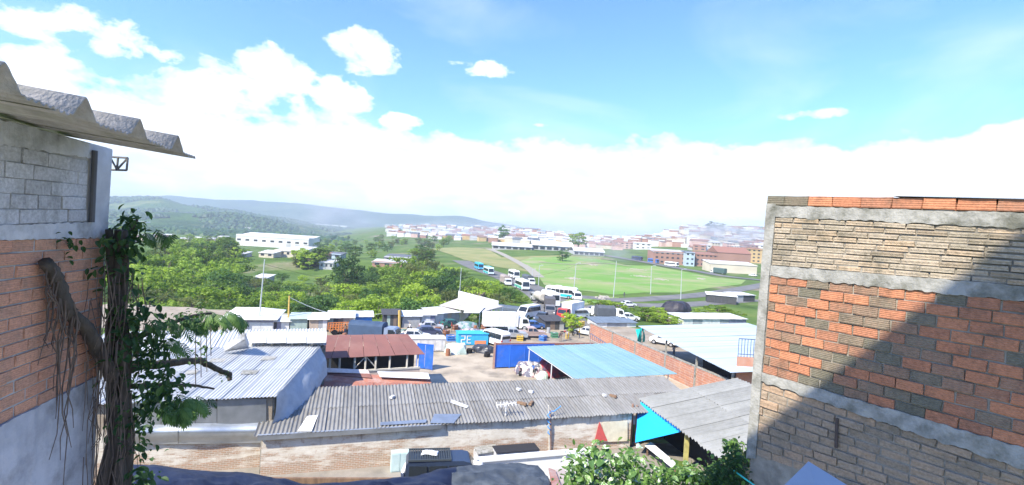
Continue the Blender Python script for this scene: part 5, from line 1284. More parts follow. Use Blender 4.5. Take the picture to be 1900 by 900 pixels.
for (xb, yb, xt, yt, n) in ((1064, 547, 1069, 489, 'lamp post at the lawn edge behind the turquoise striped coach'), (999, 530, 1001, 493, 'lamp post on the lawn tip beside the charcoal canopied truck'), (987, 524, 988, 500, 'short lamp post behind the charcoal canopied truck'), (1207, 546, 1209, 494, 'lamp post on the lawn kerb by the thick mast'), (1263, 556, 1265, 500, 'lamp post on the lawn kerb above the hedge')):
    lamp(n, xb, yb, xt, yt, arm=.6)
def yellow_poles():
    Y_ = mat('ochre timber', (.62, .42, .12), (.50, .33, .1), rough=.85)
    p = gp(534, 612); t = atY(537, 549, p.y) - p; r = thing('utility_pole', 'ochre timber pole carrying a pale cable between the shacks', 'pole', p); MB().tube([(0, 0, 0), t], [.16, .11], 8).build('pole', Y_, r)
    top = p + t; c = MB(); e = atY(738, 578, 84); pts = []
    for i in range(15): k = i / 14; q = (top - V((0, 0, .2))).lerp(e, k); q.z -= 2.2 * math.sin(math.pi * k) * (.6 + .4 * (1 - k)); pts.append(q - p)
    c.tube(pts, .035, 5).build('cable', WHITE, r)
    p = gp(741, 615); t = atY(741, 576, p.y) - p; r = thing('utility_pole', 'thick ochre timber post beside the patched black shack', 'pole', p); MB().tube([(0, 0, 0), t], [.22, .2], 8).build('pole', Y_, r)
yellow_poles()

# ---- clutter in the market lot and the yard
def clutter():
    rnd = random.Random(55); cols = [('blue', (.05, .18, .5)), ('rusty', (.3, .13, .07)), ('grey', (.35, .36, .37)), ('green', (.08, .25, .14)), ('white', (.7, .7, .68)), ('yellow', (.6, .42, .06))]
    def drum(p, nm, c):
        r = thing('oil_drum', '%s steel drum standing in the market lot' % nm, 'drum', p, rnd.uniform(0, 3), 'drums in the market lot'); m = paint(c, .6)
        MB().cyl((0, 0, .45), .3, .9, 'Z', 12).build('body', m, r)
        for z in (.3, .6): MB().cyl((0, 0, z), .325, .05, 'Z', 12).build('hoop', m, r)
        MB().cyl((0, 0, .91), .27, .03, 'Z', 12).build('lid', m, r)
    def crate(p, nm, c):
        r = thing('crate', '%s slatted crate left in the market lot' % nm, 'crate', p, rnd.uniform(0, 3), 'crates in the market lot'); m = paint(c, .8); w_ = rnd.uniform(.7, 1.2)
        for z in (.12, .42, .72):
            for s in (1, -1): MB().box((0, s * w_ / 2, z), (w_, .05, .2)).build('slat', m, r); MB().box((s * w_ / 2, 0, z), (.05, w_ - .06, .2)).build('slat', m, r)
        MB().box((0, 0, .05), (w_ - .1, w_ - .1, .06)).build('bottom', m, r); MB().box((0, 0, .6), (w_ - .12, w_ - .12, .3)).build('contents', MIXJ, r)
    def tyres(p):
        r = thing('tyre_stack', 'stack of worn black tyres in the market lot', 'tyres', p, 0, 'tyre stacks in the market lot')
        for k in range(rnd.randint(2, 4)): MB().tube([(.34 * math.cos(a * math.pi / 7) + .03 * k, .34 * math.sin(a * math.pi / 7), .1 + .2 * k) for a in range(15)], .1, 6, cap=False).build('tyre', TY, r)
    spots = [(x, y) for x, y in [(600, 628), (640, 630), (730, 628), (748, 622), (790, 618), (815, 615), (828, 622), (838, 632), (845, 612), (900, 612), (925, 622), (960, 606), (975, 616), (1000, 622), (1020, 618), (1030, 626), (1055, 628), (1075, 612), (1082, 604), (870, 655), (830, 660), (905, 662), (1040, 606), (1070, 598), (1000, 606), (560, 622), (585, 624), (700, 620), (720, 618), (760, 612), (885, 606), (940, 620), (1060, 606), (1095, 596), (965, 632), (1010, 632), (880, 614)]]
    for i, (x, y) in enumerate(spots):
        p = gp(x + rnd.uniform(-3, 3), y); k = rnd.random(); nm, c = rnd.choice(cols)
        if k < .3: drum(p, nm, c)
        elif k < .75: crate(p, nm, c)
        else: tyres(p)
    for i, (x, y, l, sh) in enumerate(((1052, 632, 'person in grey shirt standing behind the yard wall', (.4, .4, .42)), (1040, 634, 'person in black top standing behind the yard wall', (.05, .05, .06)), (838, 616, 'person in red shirt by the grey shutters', (.5, .06, .05)), (760, 618, 'person in white top walking past the shutters', (.75, .75, .75)), (990, 700, 'person in blue shirt bending over scrap near the canopy', (.1, .2, .5)), (1075, 628, 'person in yellow shirt beside the dark motorcycle', (.6, .45, .1)), (640, 622, 'person in brown jacket next to the orange cart', (.25, .15, .1)))):
        person(l, gp(x, y), rnd.uniform(0, 6), sh, rnd.choice([(.06, .07, .12), (.1, .1, .1), (.25, .2, .15)]), lean=.25 if i == 4 else .04, arms=.12)
    for l, x, y, a, c, k in (('silver hatchback parked before the white boards', 800, 613, .2, (.5, .5, .52), 'hatch'), ('dark green car parked by the greenish scrap', 838, 608, .5, (.04, .14, .12), 'hatch'), ('white pickup loaded by the brown shop', 908, 604, .3, WH, 'pickup'), ('maroon car beside the low netting stall', 1030, 602, 2.6, (.2, .03, .04), 'hatch'), ('white delivery van behind the red cab truck', 1075, 590, .6, WH, 'van'), ('grey car waiting at the side street', 1105, 581, .3, (.3, .31, .33), 'hatch'), ('white hatchback near the grey mesh canopy truck', 1150, 599, 2.9, WH, 'hatch')):
        car(l, gp(x, y), a, c, k)
clutter()

def cables():
    W_ = mat('black cable', (.03, .03, .03), rough=.6)
    P = {'hall': atY(490, 490, gp(479, 614).y), 'shop': atY(855.5, 505, gp(849, 600).y), 'mast': atY(1143.5, 490, gp(1138, 553).y), 'post': atY(741, 577, gp(741, 615).y), 'lawn': atY(1068.5, 492, gp(1064, 547).y)}
    for a, b, sag, lab in (('hall', 'shop', 3.0, 'long black cable hung between the leaning post and the shop lamp post'), ('shop', 'lawn', 2.5, 'black cable hung from the shop lamp post to the lawn edge'), ('shop', 'post', 1.5, 'short black cable from the shop lamp post to the ochre post')):
        p, q = P[a], P[b]; r = thing('overhead_cable', lab, 'cable', p); pts = []
        for i in range(17): t = i / 16; m_ = p.lerp(q, t) - p; m_.z -= sag * 4 * t * (1 - t); pts.append(m_)
        MB().tube(pts, .022, 5).build('wire', W_, r)
cables()
# ================================================================== tarpaulins just below the viewpoint
def tarps():
    top = [(208, 857), (300, 862), (440, 871), (505, 882), (560, 893), (640, 890), (720, 884), (775, 878), (815, 868), (850, 861), (905, 856), (960, 856), (1000, 861), (1016, 880), (1024, 905)]
    def ty(px): 
        for (x0, y0), (x1, y1) in zip(top, top[1:]):
            if px <= x1: return y0 + (y1 - y0) * (px - x0) / (x1 - x0)
        return top[-1][1]
    def mk(x0, x1, seed, name, label, m, amp, nu):
        c = G((x0 + x1) / 2, 900, 5.6); r = thing(name, label, 'tarpaulin', (c.x, c.y, c.z - .3)); b = MB()
        def fn(u, v):
            px = x0 + (x1 - x0) * u; y = ty(px); py = y + (1010 - y) * v
            z = 5.0 + .9 * v
            p = G(px, py, z)
            q = V((p.x * .55 + seed, p.y * 1.1, seed))
            w_ = noise.noise(q) * .5 + .35 * noise.noise(q * 2.7) + .2 * abs(noise.noise(q * 5.5))
            edge = min(1, v * 6); p.z += amp * w_ * (.25 + .75 * edge) + .1 * math.sin(p.x * 2.2 + p.y * 3.4) * amp * edge
            if v == 0: p.z -= .25; p.y += .05
            return p
        b.grid(fn, nu, 34); b.build('sheet', m, r, world=True, smooth=True); return r
    mk(206, 846, 1.3, 'blue_tarpaulin', 'creased dark blue tarpaulin spread over the roof below the vine clad wall', mat('dark blue tarpaulin', (.006, .010, .030), (.009, .015, .042), rough=.55, scale=1.2, bump=.35, bscale=4, c3=(.03, .04, .07), s3=.7, amt3=.5), .5, 110)
    mk(838, 1024, 4.1, 'black_tarpaulin', 'wrinkled grey black tarpaulin bunched beside the blue one', mat('grey black tarpaulin', (.04, .048, .058), (.07, .08, .09), rough=.5, scale=1.5, bump=.5, bscale=4, c3=(.16, .18, .2), s3=1.1, amt3=.4), .55, 50)
    # lean-to that carries them
    a, b = G(206, 862, 4.6), G(1015, 868, 4.6); r = thing('lean_to', 'rough board lean-to carrying the tarpaulins above the alley', 'lean-to', (a.x, a.y, .7))
    d = (b - a).normalized(); s = V((-d.y, d.x, 0))
    vwall(r, 'wall', a - s * .5, b - s * .5, .2, 4.3, .12, WOODB); 
    for t in (.0, .33, .66, 1): post(r, a.lerp(b, t) - s * .8, .2, 4.25, .1, WOODB)
    q = [G(1018, 868, 4.8), G(1030, 872, 4.8), G(1052, 930, 5.6), G(1030, 930, 5.6)]
    t = thing('rusty_board', 'rust brown board edging the wrinkled grey black tarpaulin', 'board', q[0]); slab(t, 'board', q, .06, RUST)
    q = [G(1022, 874, 4.6), G(1046, 868, 4.6), G(1080, 930, 5.4), G(1046, 930, 5.4)]
    t = thing('cement_ledge', 'pinkish cement ledge between tarpaulin and bush', 'ledge', q[0]); slab(t, 'ledge', q, .3, C('pinkish cement', (.46, .38, .33)))
tarps()
def canopy_sheet():
    P = [atY(1500, 856, 4.2), atY(1580, 905, 3.9), atY(1540, 1000, 3.5), atY(1430, 925, 3.8)]
    c = P[2]; r = thing('metal_sheet', 'smooth grey metal sheet corner jutting up before the tall end wall', 'sheet', (c.x, c.y, h(c.x, c.y)))
    slab(r, 'sheet', P, .02, mat('satin grey metal', (.36, .375, .40), (.33, .345, .37), rough=.6))
    for p in (P[1], P[3]): post(r, p.lerp(P[2], .3), h(p.x, p.y), p.lerp(P[2], .3).z - .25, .04, GALV)
canopy_sheet()
def rope():
    pts = [RW.p(1378, 868) + RW.n * .25, RW.p(1400, 880) + RW.n * .3, RW.p(1432, 902) + RW.n * .3, RW.p(1480, 940) + RW.n * .3]
    r = thing('green_rope', 'green rope stretched along the foot of the tall end wall', 'rope', pts[0]); MB().tube(pts, .014, 6).build('cord', mat('green rope', (.05, .5, .42), rough=.6), r, world=True)
rope()
# ================================================================== leaves
def leaf_ovate(L=1.0, W_=.55, fold=.25, droop=.25):
    b = MB(); n = 5; rows = []
    for i in range(n + 1):
        t = i / n; w_ = W_ * math.sin(math.pi * min(1, t * .92 + .06)) ** .75 * (1 if t < 1 else 0)
        z = -droop * t * t; rows.append(((-w_ / 2, t * L, z + fold * w_), (0, t * L, z), (w_ / 2, t * L, z + fold * w_)))
    for r in rows: b.v += [V(p) for p in r]
    for i in range(n):
        for k in range(2): a = i * 3 + k; b.f.append([a, a + 1, a + 4, a + 3]); b.m.append(0)
    return b
def leaf_lobed(k=9, droop=.5):
    """a big leaf cut into long fingers along a drooping rib"""
    b = MB(); n = k
    for i in range(n):
        t = (i + .5) / n; base = V((0, t * .8, -droop * t * t * .6))
        for s in (-1, 1):
            ang = rad(70 - 50 * t) * s; ln = .42 * math.sin(math.pi * (.25 + .7 * t)) + .1; d = V((math.sin(ang), math.cos(ang), -.45)).normalized(); sd = V((math.cos(ang), -math.sin(ang), 0)) * .045
            q = [base - sd * .5, base + sd * .5, base + d * ln * .55 + sd, base + d * ln * .55 - sd, base + d * ln + V((0, 0, -.1))]
            b.add(q, [(0, 1, 2, 3), (3, 2, 4)])
    b.add([V((-.02, -.05, 0)), V((.02, -.05, 0)), V((.012, .4, -droop * .12)), V((-.012, .4, -droop * .12)), V((0, .82, -droop * .45))], [(0, 1, 2, 3), (3, 2, 4)])
    return b
def put(me, root, p, d, up, size, name='leaf', rnd=random):
    """leaf with its rib along d"""
    d = d.normalized(); x = d.cross(up); x = x.normalized() if x.length > 1e-4 else V((1, 0, 0)); z = x.cross(d)
    M = Matrix.Translation(p) @ Matrix((x, d, z)).transposed().to_4x4() @ Matrix.Scale(size, 4)
    o = link(name, me, root); o.matrix_basis = parent_mat(root).inverted() @ M; return o
def scatter(b, src, p, d, up, size):
    d = d.normalized(); x = d.cross(up); x = x.normalized() if x.length > 1e-4 else V((1, 0, 0)); z = x.cross(d); R = Matrix((x, d, z)).transposed()
    b.add([p + R @ (q * size) for q in src.v], src.f)
FIGL = leaf_mat('fig leaves', (.03, .075, .025), (.11, .20, .05), .3, 1.5)
BARK = mat('fig bark', (.085, .07, .055), (.04, .036, .028), rough=.95, scale=6, bump=.9, bscale=22, stretch=(1, 1, .3))
ROOTM = mat('hanging root', (.14, .11, .085), (.08, .06, .05), rough=.95, scale=6)
def fig():
    rnd = random.Random(21); n = LW.n; base = LW.p(190, 960) + n * .2
    r = thing('strangler_fig', 'dark strangler fig with hanging roots clinging to the house corner', 'tree', (base.x, base.y, h(base.x, base.y)))
    def w(px, py, o=.15): return LW.p(px, py) + n * o
    for k in range(6):
        off = rnd.uniform(-1, 1); ph = rnd.random() * 6; pts = []; rs = []
        for i in range(22):
            t = i / 21; y = 425 + 575 * t; wdt = 4 + 18 * t
            x = 188 + 10 * math.sin(t * 4) + wdt * (off * .75 + .35 * math.sin(ph + t * (5 + k % 3))); pts.append(w(x, y, .12 + .16 * (.5 + .5 * math.sin(ph + t * 7)))); rs.append((.045 + .05 * t) * (1.25 - .35 * abs(off)))
        MB().tube(pts, rs, 7).build('trunk_stem', BARK, r, world=True, smooth=True)
    def branch(px, rr, o0=.15, o1=.15, name='branch'):
        pts = [w(x, y, o0 + (o1 - o0) * i / (len(px) - 1)) for i, (x, y) in enumerate(px)]; sm = []
        for i in range(len(pts) - 1):
            for k in range(5): t = k / 5; sm.append(pts[i].lerp(pts[i + 1], t) + V((rnd.uniform(-1, 1), rnd.uniform(-1, 1), rnd.uniform(-1, 1))) * .012)
        sm.append(pts[-1]); m = len(sm); MB().tube(sm, [rr[0] + (rr[1] - rr[0]) * i / (m - 1) for i in range(m)], 7).build(name, BARK, r, world=True, smooth=True); return sm
    B1 = branch([(185, 700), (168, 668), (150, 635), (136, 606), (108, 582), (94, 556), (90, 528), (80, 506), (66, 484)], (.10, .075), .18, .1)
    branch([(195, 690), (225, 678), (262, 676), (300, 671), (335, 669), (360, 682), (372, 690), (383, 694), (380, 706)], (.085, .05), .2, .55)
    branch([(190, 640), (230, 618), (262, 600), (290, 585), (320, 580)], (.06, .025), .2, .7)
    branch([(195, 720), (225, 715), (260, 712), (300, 716), (328, 722)], (.05, .02), .2, .7)
    branch([(190, 470), (200, 445), (208, 425), (214, 405)], (.05, .02), .15, .3)
    # hanging roots
    for i in range(22):
        s = B1[rnd.randrange(6, len(B1))]; L2 = rnd.uniform(.5, 2.6); q = s + n * rnd.uniform(-.04, .1) + LW.u * rnd.uniform(-.1, .1)
        pts = [q + V((0, 0, -L2 * t)) + LW.u * (.06 * math.sin(i + t * 5) * t + .025 * math.sin(i * 3 + t * 17)) + n * .03 * math.cos(i * 2 + t * 9) for t in (0, .14, .28, .42, .56, .7, .85, 1)]
        MB().tube(pts, [.012, .011, .01, .009, .008, .007, .006, .004], 5, cap=False).build('hanging_root', ROOTM, r, world=True)
    b = MB()
    for i in range(150):
        x = rnd.gauss(182, 22); y = rnd.uniform(480, 880); q = w(x, y, rnd.uniform(.05, .42)); L2 = rnd.uniform(.3, 1.4)
        b.tube([q, q + V((rnd.uniform(-.08, .08), rnd.uniform(-.08, .08), -L2 / 2)), q + V((rnd.uniform(-.12, .12), 0, -L2))], [.008, .007, .004], 4, cap=False)
    tag(b.build('root_tangle', ROOTM, r, world=True), kind='stuff')
    # foliage: a mass of small leaves round the stem, and large cut leaves one by one
    ov = leaf_ovate(); b = MB()
    def mass(cx, cy, sx, sy, nn, o0, o1, sz):
        for i in range(nn):
            q = w(rnd.gauss(cx, sx), rnd.gauss(cy, sy), rnd.uniform(o0, o1)); d = V((rnd.uniform(-1, 1), rnd.uniform(-1, .6), rnd.uniform(-1, .25))); scatter(b, ov, q, d, V((rnd.uniform(-.4, .4), -.3, 1)), sz * rnd.uniform(.6, 1.3))
    for a in ((198, 612, 17, 40, 260, .15, .6, .13), (190, 470, 18, 26, 150, .1, .4, .12), (212, 412, 9, 12, 60, .1, .35, .13), (205, 440, 14, 12, 70, .1, .4, .11), (222, 640, 13, 18, 110, .3, .8, .11), (226, 725, 22, 26, 190, .3, .8, .13), (205, 790, 20, 50, 190, .2, .6, .11), (296, 615, 6, 38, 50, .6, .8, .09), (115, 455, 8, 14, 18, .05, .1, .09), (225, 690, 8, 12, 30, .4, .8, .10), (262, 592, 26, 9, 90, .4, .9, .10), (215, 890, 14, 12, 50, .2, .5, .14), (372, 698, 5, 4, 14, .5, .6, .06)): mass(*a)
    tag(b.build('foliage', FIGL, r, world=True), kind='stuff')
    lm = [leaf_lobed(9, .5).mesh('leaf', FIGL), leaf_lobed(7, .8).mesh('leaf', FIGL)]
    cam_up = V((0, -.5, .85))
    for (cx, cy, sx, sy, nn, sz) in ((340, 585, 28, 13, 15, .40), (300, 590, 22, 12, 9, .36), (258, 748, 20, 15, 18, .34), (236, 755, 16, 16, 12, .32), (288, 742, 14, 10, 9, .30), (232, 640, 10, 12, 6, .3), (228, 600, 10, 12, 6, .3), (200, 425, 10, 10, 5, .28)):
        for i in range(nn):
            q = w(rnd.gauss(cx, sx * .55), rnd.gauss(cy, sy * .55), rnd.uniform(.4, .95)); a = rnd.uniform(-.6, 1.0)
            d = LW.u * -0 + V((math.cos(a) * rnd.choice((1, 1, -.4)), rnd.uniform(-.8, .3), -.45 + rnd.uniform(-.35, .3))); put(rnd.choice(lm), r, q, d, V((rnd.uniform(-.3, .3), -.35, 1)), sz * rnd.uniform(.75, 1.15))
    # thin hanging vines
    for (x, y0, y1) in ((298, 575, 700), (311, 590, 690), (286, 600, 720), (320, 600, 660)):
        MB().tube([w(x, y0, .7), w(x - 3, (y0 + y1) / 2, .72), w(x + 1, y1, .7)], .008, 5).build('vine', ROOTM, r, world=True)
fig()
VARM = None
def var_mat():
    m = bpy.data.materials.new('variegated leaf'); m.use_nodes = True; nt = m.node_tree; L = nt.links.new
    b = nt.nodes['Principled BSDF']; b.inputs['Roughness'].default_value = .5
    tc = N(nt, 'ShaderNodeTexCoord'); oi = N(nt, 'ShaderNodeObjectInfo'); mp = N(nt, 'ShaderNodeMapping'); L(tc.outputs['Object'], mp.inputs[0]); L(oi.outputs['Random'], mp.inputs['Location'])
    n = N(nt, 'ShaderNodeTexNoise', i_Scale=3.2, i_Detail=4); L(mp.outputs[0], n.inputs['Vector'])
    f = math_(nt, 'ADD', n.outputs['Fac'], math_(nt, 'MULTIPLY_ADD', oi.outputs['Random'], .36, -.2))
    L(ramp(nt, f, [(.41, (.06, .13, .03)), (.53, (.15, .26, .06)), (.62, (.38, .46, .30)), (.73, (.60, .65, .58))]).outputs[0], b.inputs['Base Color']); return m
def bushes():
    rnd = random.Random(31); VM = var_mat(); GRL = leaf_mat('bush leaves', (.035, .085, .018), (.15, .27, .05), .3, 1.2); STM = mat('green stem', (.12, .15, .06), rough=.8)
    lv = [leaf_ovate(1, .72, .2, .3).mesh('leaf', VM), leaf_ovate(1, .6, .3, .45).mesh('leaf', VM), leaf_ovate(1, .66, .15, .2).mesh('leaf', GRL)]
    ov = leaf_ovate(1, .5, .2, .3)
    def bush(name, label, polys, Y, nl, nf, sz, greens, fm=GRL, fs=.09, fan=.0):
        cx = sum(p[0] for p in polys) / len(polys); c = atY(cx, 930, Y); c.z = h(c.x, c.y)
        r = thing(name, label, 'plant', c); fo = MB()
        def pick():
            (x, y, sx, sy) = rnd.choice(polys); return rnd.gauss(x, sx), rnd.gauss(y, sy)
        for i in range(10):
            x, y = pick(); q = atY(x, y, Y + rnd.uniform(-.3, .3)); b0 = V((c.x + rnd.uniform(-.3, .3), c.y + rnd.uniform(-.3, .3), c.z)); q2 = b0.lerp(q, .6) + V((rnd.uniform(-.1, .1), 0, .1)); b0.z = h(b0.x, b0.y) - .05
            MB().tube([b0, q2, q], [.02, .014, .008], 5).build('stem', STM, r, world=True)
        for i in range(nl):
            x, y = pick(); q = atY(x, y, Y + rnd.uniform(-.7, .6)); put(lv[2] if rnd.random() < greens else rnd.choice(lv[:2]), r, q, V((rnd.uniform(-1, 1), rnd.uniform(-1, .3), rnd.uniform(-.7, .35))), V((rnd.uniform(-.4, .4), -.45, 1)), sz * rnd.uniform(.6, 1.25))
        for i in range(nf):
            x, y = pick(); q = atY(x, y + 8, Y + rnd.uniform(-.6, .9)); scatter(fo, ov, q, V((rnd.uniform(-1, 1), rnd.uniform(-1, .5), rnd.uniform(-.6, .5 + fan))), V((rnd.uniform(-.4, .4), -.3, 1)), fs * rnd.uniform(.6, 1.4))
        tag(fo.build('foliage', fm, r, world=True), kind='stuff')
    bush('variegated_bush', 'big bush of white splashed leaves growing beside the tarpaulin', [(1075, 860, 14, 18), (1110, 845, 18, 16), (1140, 868, 22, 18), (1090, 890, 20, 15), (1165, 850, 18, 15), (1185, 880, 22, 15), (1130, 895, 30, 14), (1120, 915, 40, 15)], 9.6, 230, 1100, .16, .12)
    bush('variegated_bush', 'low bush of small pale splashed leaves nearer the tall end wall', [(1230, 880, 22, 12), (1265, 872, 18, 12), (1295, 885, 22, 12), (1250, 905, 40, 14), (1310, 900, 20, 14)], 9.0, 130, 1000, .11, .3)
    GR2 = leaf_mat('weed leaves', (.03, .07, .018), (.10, .19, .045), .3, 1.5)
    bush('weeds', 'feathery green weeds at the corner of the tall end wall', [(1340, 870, 14, 14), (1365, 845, 10, 14), (1370, 880, 14, 14), (1320, 885, 14, 12), (1350, 905, 30, 12)], 8.7, 40, 2000, .09, 1.0, GR2, .07, .5)
    bush('young_plant', 'small plant of bright green leaves beside the column of the end wall', [(1358, 818, 9, 5), (1350, 826, 6, 5), (1368, 830, 7, 6)], 8.9, 34, 60, .11, 1.0, fs=.06)
bushes()
# ================================================================== trees
def tree_proto(name, label, seed, leaf, bark, H=12.0, R=4.2, z0=3.2, nclump=46, per=44, ls=.55, flat=.8):
    rnd = random.Random(seed); r = thing(name, label, 'tree')
    tr = MB(); tr.tube([(0, 0, -.8), (.1, 0, H * .2), (-.1, .1, H * .45), (.1, 0, H * .72)], [.32, .24, .17, .06], 8)
    cl = []
    for i in range(nclump):
        while True:
            q = V((rnd.uniform(-1, 1), rnd.uniform(-1, 1), rnd.uniform(-1, 1)))
            if .35 < q.length < 1: break
        k = 1 + .35 * noise.noise(q * 1.7 + V((seed, 0, 0)))
        cl.append(V((q.x * R * k, q.y * R * k, (H + z0) / 2 + q.z * (H - z0) / 2 * k * flat + .3)))
    for c in cl[:9]:
        m = V((c.x * .35, c.y * .35, H * .35 + (c.z - H * .35) * .45)); tr.tube([(0, 0, H * .28), m, c], [.12, .08, .03], 5)
    tr.build('trunk', bark, r)
    b = MB()
    for c in cl:
        rc = rnd.uniform(.75, 1.45) * R / 4.2
        for j in range(per):
            d = V((rnd.gauss(0, 1), rnd.gauss(0, 1), rnd.gauss(.25, .8))).normalized(); p = c + V((d.x * rc * 1.15, d.y * rc * 1.15, d.z * rc * .75)) * rnd.uniform(.55, 1.05)
            nrm = (d + V((rnd.uniform(-.6, .6), rnd.uniform(-.6, .6), rnd.uniform(0, .9)))).normalized(); a = nrm.cross(V((rnd.uniform(-1, 1), rnd.uniform(-1, 1), .3))).normalized(); e = nrm.cross(a); s = ls * rnd.uniform(.6, 1.3)
            b.add([p - a * s * .5, p + e * s * .33 - nrm * .06, p + a * s * .55 - nrm * .1 * s, p - e * s * .33 - nrm * .06], [(0, 1, 2, 3)])
    b.build('crown', leaf, r)
    return grab(r)
BK = mat('tree bark', (.16, .13, .10), (.09, .075, .06), rough=.95, scale=3)
LM1 = leaf_mat('broad leaves', (.055, .115, .014), (.28, .40, .055), .4, .25); LM2 = leaf_mat('dark leaves', (.03, .075, .016), (.10, .20, .04), .35, .25)
LM3 = leaf_mat('lime leaves', (.10, .18, .018), (.36, .48, .055), .45, .3); LM4 = leaf_mat('olive leaves', (.075, .10, .025), (.19, .22, .06), .4, .3)
TL = {'mid': 'broad leaved mid green tree in the ravine wood', 'dark': 'dense dark green tree in the ravine wood', 'lime': 'bright lime green tree in the ravine wood', 'olive': 'olive toned loose crowned tree in the ravine wood'}
TP = {'mid': [tree_proto('broadleaf_tree', TL['mid'], 1, LM1, BK), tree_proto('broadleaf_tree', TL['mid'], 2, LM1, BK, 12, 4.8, 2.8)],
      'dark': [tree_proto('dark_tree', TL['dark'], 3, LM2, BK, 12, 4.4, 2.5, 52)],
      'lime': [tree_proto('lime_tree', TL['lime'], 4, LM3, BK, 12, 4.6, 3, 40, 40, .7)],
      'olive': [tree_proto('olive_tree', TL['olive'], 5, LM4, BK, 12, 4.0, 3, 36, 34, .5)]}
SP = {'mid': tree_proto('valley_tree', 'tree', 11, LM1, BK, 12, 4.6, .6, 40, 36, .8, 1.0), 'dark': tree_proto('valley_tree', 'tree', 12, LM2, BK, 12, 4.4, .5, 40, 36, .8, 1.0), 'lime': tree_proto('valley_tree', 'tree', 13, LM3, BK, 12, 4.6, .6, 34, 36, .9, 1.0), 'olive': tree_proto('valley_tree', 'tree', 14, LM4, BK, 12, 4.2, .6, 34, 34, .8, 1.0)}
def plant(kind, px, ytop, Y, wid, rnd, label=None, group=None, deep=1.0):
    t = atY(px, ytop, Y); g = h(t.x, t.y); H = t.z - g
    if H < 2.5: return
    wid = min(wid, H * 1.15)
    s = H / 12.3; pr = rnd.choice(TP[kind]) if Y < 230 else SP[kind]
    return copy_thing(pr, (t.x, t.y, g), rnd.uniform(0, 6.28), (wid / 9.0, wid / 9.0 * deep, s), label or TL[kind], group or 'trees of the ravine wood')
def woods():
    rnd = random.Random(77)
    prof = [(150, 440), (250, 442), (330, 441), (400, 450), (440, 472), (458, 498), (520, 503), (580, 512), (640, 500), (690, 498), (722, 478), (760, 466), (800, 474), (850, 490), (900, 512), (950, 530), (988, 556)]
    def top(px):
        for (x0, y0), (x1, y1) in zip(prof, prof[1:]):
            if px <= x1: return y0 + (y1 - y0) * (px - x0) / (x1 - x0)
        return 556
    rows = 7; cnt = 0
    for k in range(rows):
        t = k / (rows - 1); Y = 190 - 97 * t ** .8
        x = 190 + rnd.uniform(0, 20)
        while x < 990:
            left = x < 450
            yt = top(x) + ((572 if left else 556) - top(x)) * t * .93 + rnd.uniform(-5, 7)
            Yc = Y * (.88 if left else 1) + rnd.uniform(-4, 4)
            xx = (x - 950) / 900 * Yc
            w_ = rnd.uniform(7, 11) * (1.15 if left else 1)
            if xx < road_x(Yc) - 8.5 and Yc > 88 and not (800 < x < 945 and Yc < 103):
                z = noise.noise(V((x / 90, Yc / 30, 3))); kind = 'lime' if z > .25 else ('dark' if z < -.25 else rnd.choice(['mid', 'mid', 'lime', 'olive']))
                if plant(kind, x, yt, Yc, w_, rnd): cnt += 1
            x += w_ * 900 / Yc * rnd.uniform(.55, .85)
    plant('dark', 646, 470, 150, 10.5, rnd, 'tall rounded dark green tree standing clear above the ravine wood', 'tall single trees')
    for (x_, y_, Y_, k_) in ((880, 508, 138, 'mid'), (905, 516, 131, 'lime'), (928, 523, 125, 'mid'), (948, 532, 119, 'dark'), (968, 545, 112, 'mid'), (890, 530, 115, 'lime'), (925, 538, 112, 'olive')): plant(k_, x_, y_, Y_, 8, rnd)
    plant('dark', 960, 541, 118, 8, rnd, 'dark green tree at the road end of the ravine wood', 'tall single trees')
    # trees among the far houses
    for (x, y, Y, w_, kd) in ((935, 418, 700, 20, 'dark'), (642, 447, 420, 14, 'dark'), (690, 450, 420, 16, 'mid'), (720, 452, 420, 18, 'dark'), (1075, 430, 560, 34, 'mid'), (1045, 463, 330, 12, 'dark'), (460, 462, 300, 16, 'mid'), (590, 462, 330, 13, 'mid'), (550, 470, 260, 12, 'mid'), (430, 458, 330, 16, 'olive'), (380, 447, 420, 16, 'mid'), (300, 444, 430, 18, 'lime'), (340, 446, 410, 17, 'mid'), (260, 446, 400, 18, 'mid'), (690, 462, 300, 14, 'lime'), (770, 460, 280, 13, 'mid'), (800, 458, 300, 12, 'olive'), (610, 452, 400, 14, 'lime')):
        plant(kd, x, y, Y, w_, rnd, {'dark': 'dark green tree standing among the far houses', 'mid': 'mid green tree standing among the far houses', 'lime': 'bright green tree standing among the far houses', 'olive': 'olive green tree standing among the far houses'}[kd], 'trees among the far houses')
    n = 0
    while n < 150:
        x = rnd.uniform(200, 900); y = rnd.uniform(443, 500); p = hit(x, y)
        if noise.noise(V((p.x / 45, p.y / 45, 6))) < .02 or not (200 < p.y < 900) or p.x > road_x(min(p.y, 300)) - 14 or x > 1290 - 1.0 * y or (435 < x < 580 and 440 < y < 480) or (670 < x < 780 and 468 < y < 498): 
            if rnd.random() < .01: n += 1
            continue
        kd = rnd.choice(['mid', 'mid', 'dark', 'lime', 'olive']); H = rnd.uniform(5, 10); wd = H * rnd.uniform(.8, 1.15); n += 1
        copy_thing(SP[kd], p, rnd.uniform(0, 6.28), (wd / 9, wd / 9, H / 12.3), {'dark': 'small dark green tree dotted over the valley slope', 'mid': 'small mid green tree dotted over the valley slope', 'lime': 'small bright green tree dotted over the valley slope', 'olive': 'small olive green tree dotted over the valley slope'}[kd], 'trees dotted over the valley slope')
    for (x, y, Y, w_) in ((1322, 411, 760, 30), (1336, 413, 760, 24), (1375, 424, 700, 28), (1392, 428, 700, 20)): plant('dark', x, y, Y, w_, rnd, 'dark tree crowning the town hill', 'trees on the town hill')
woods()
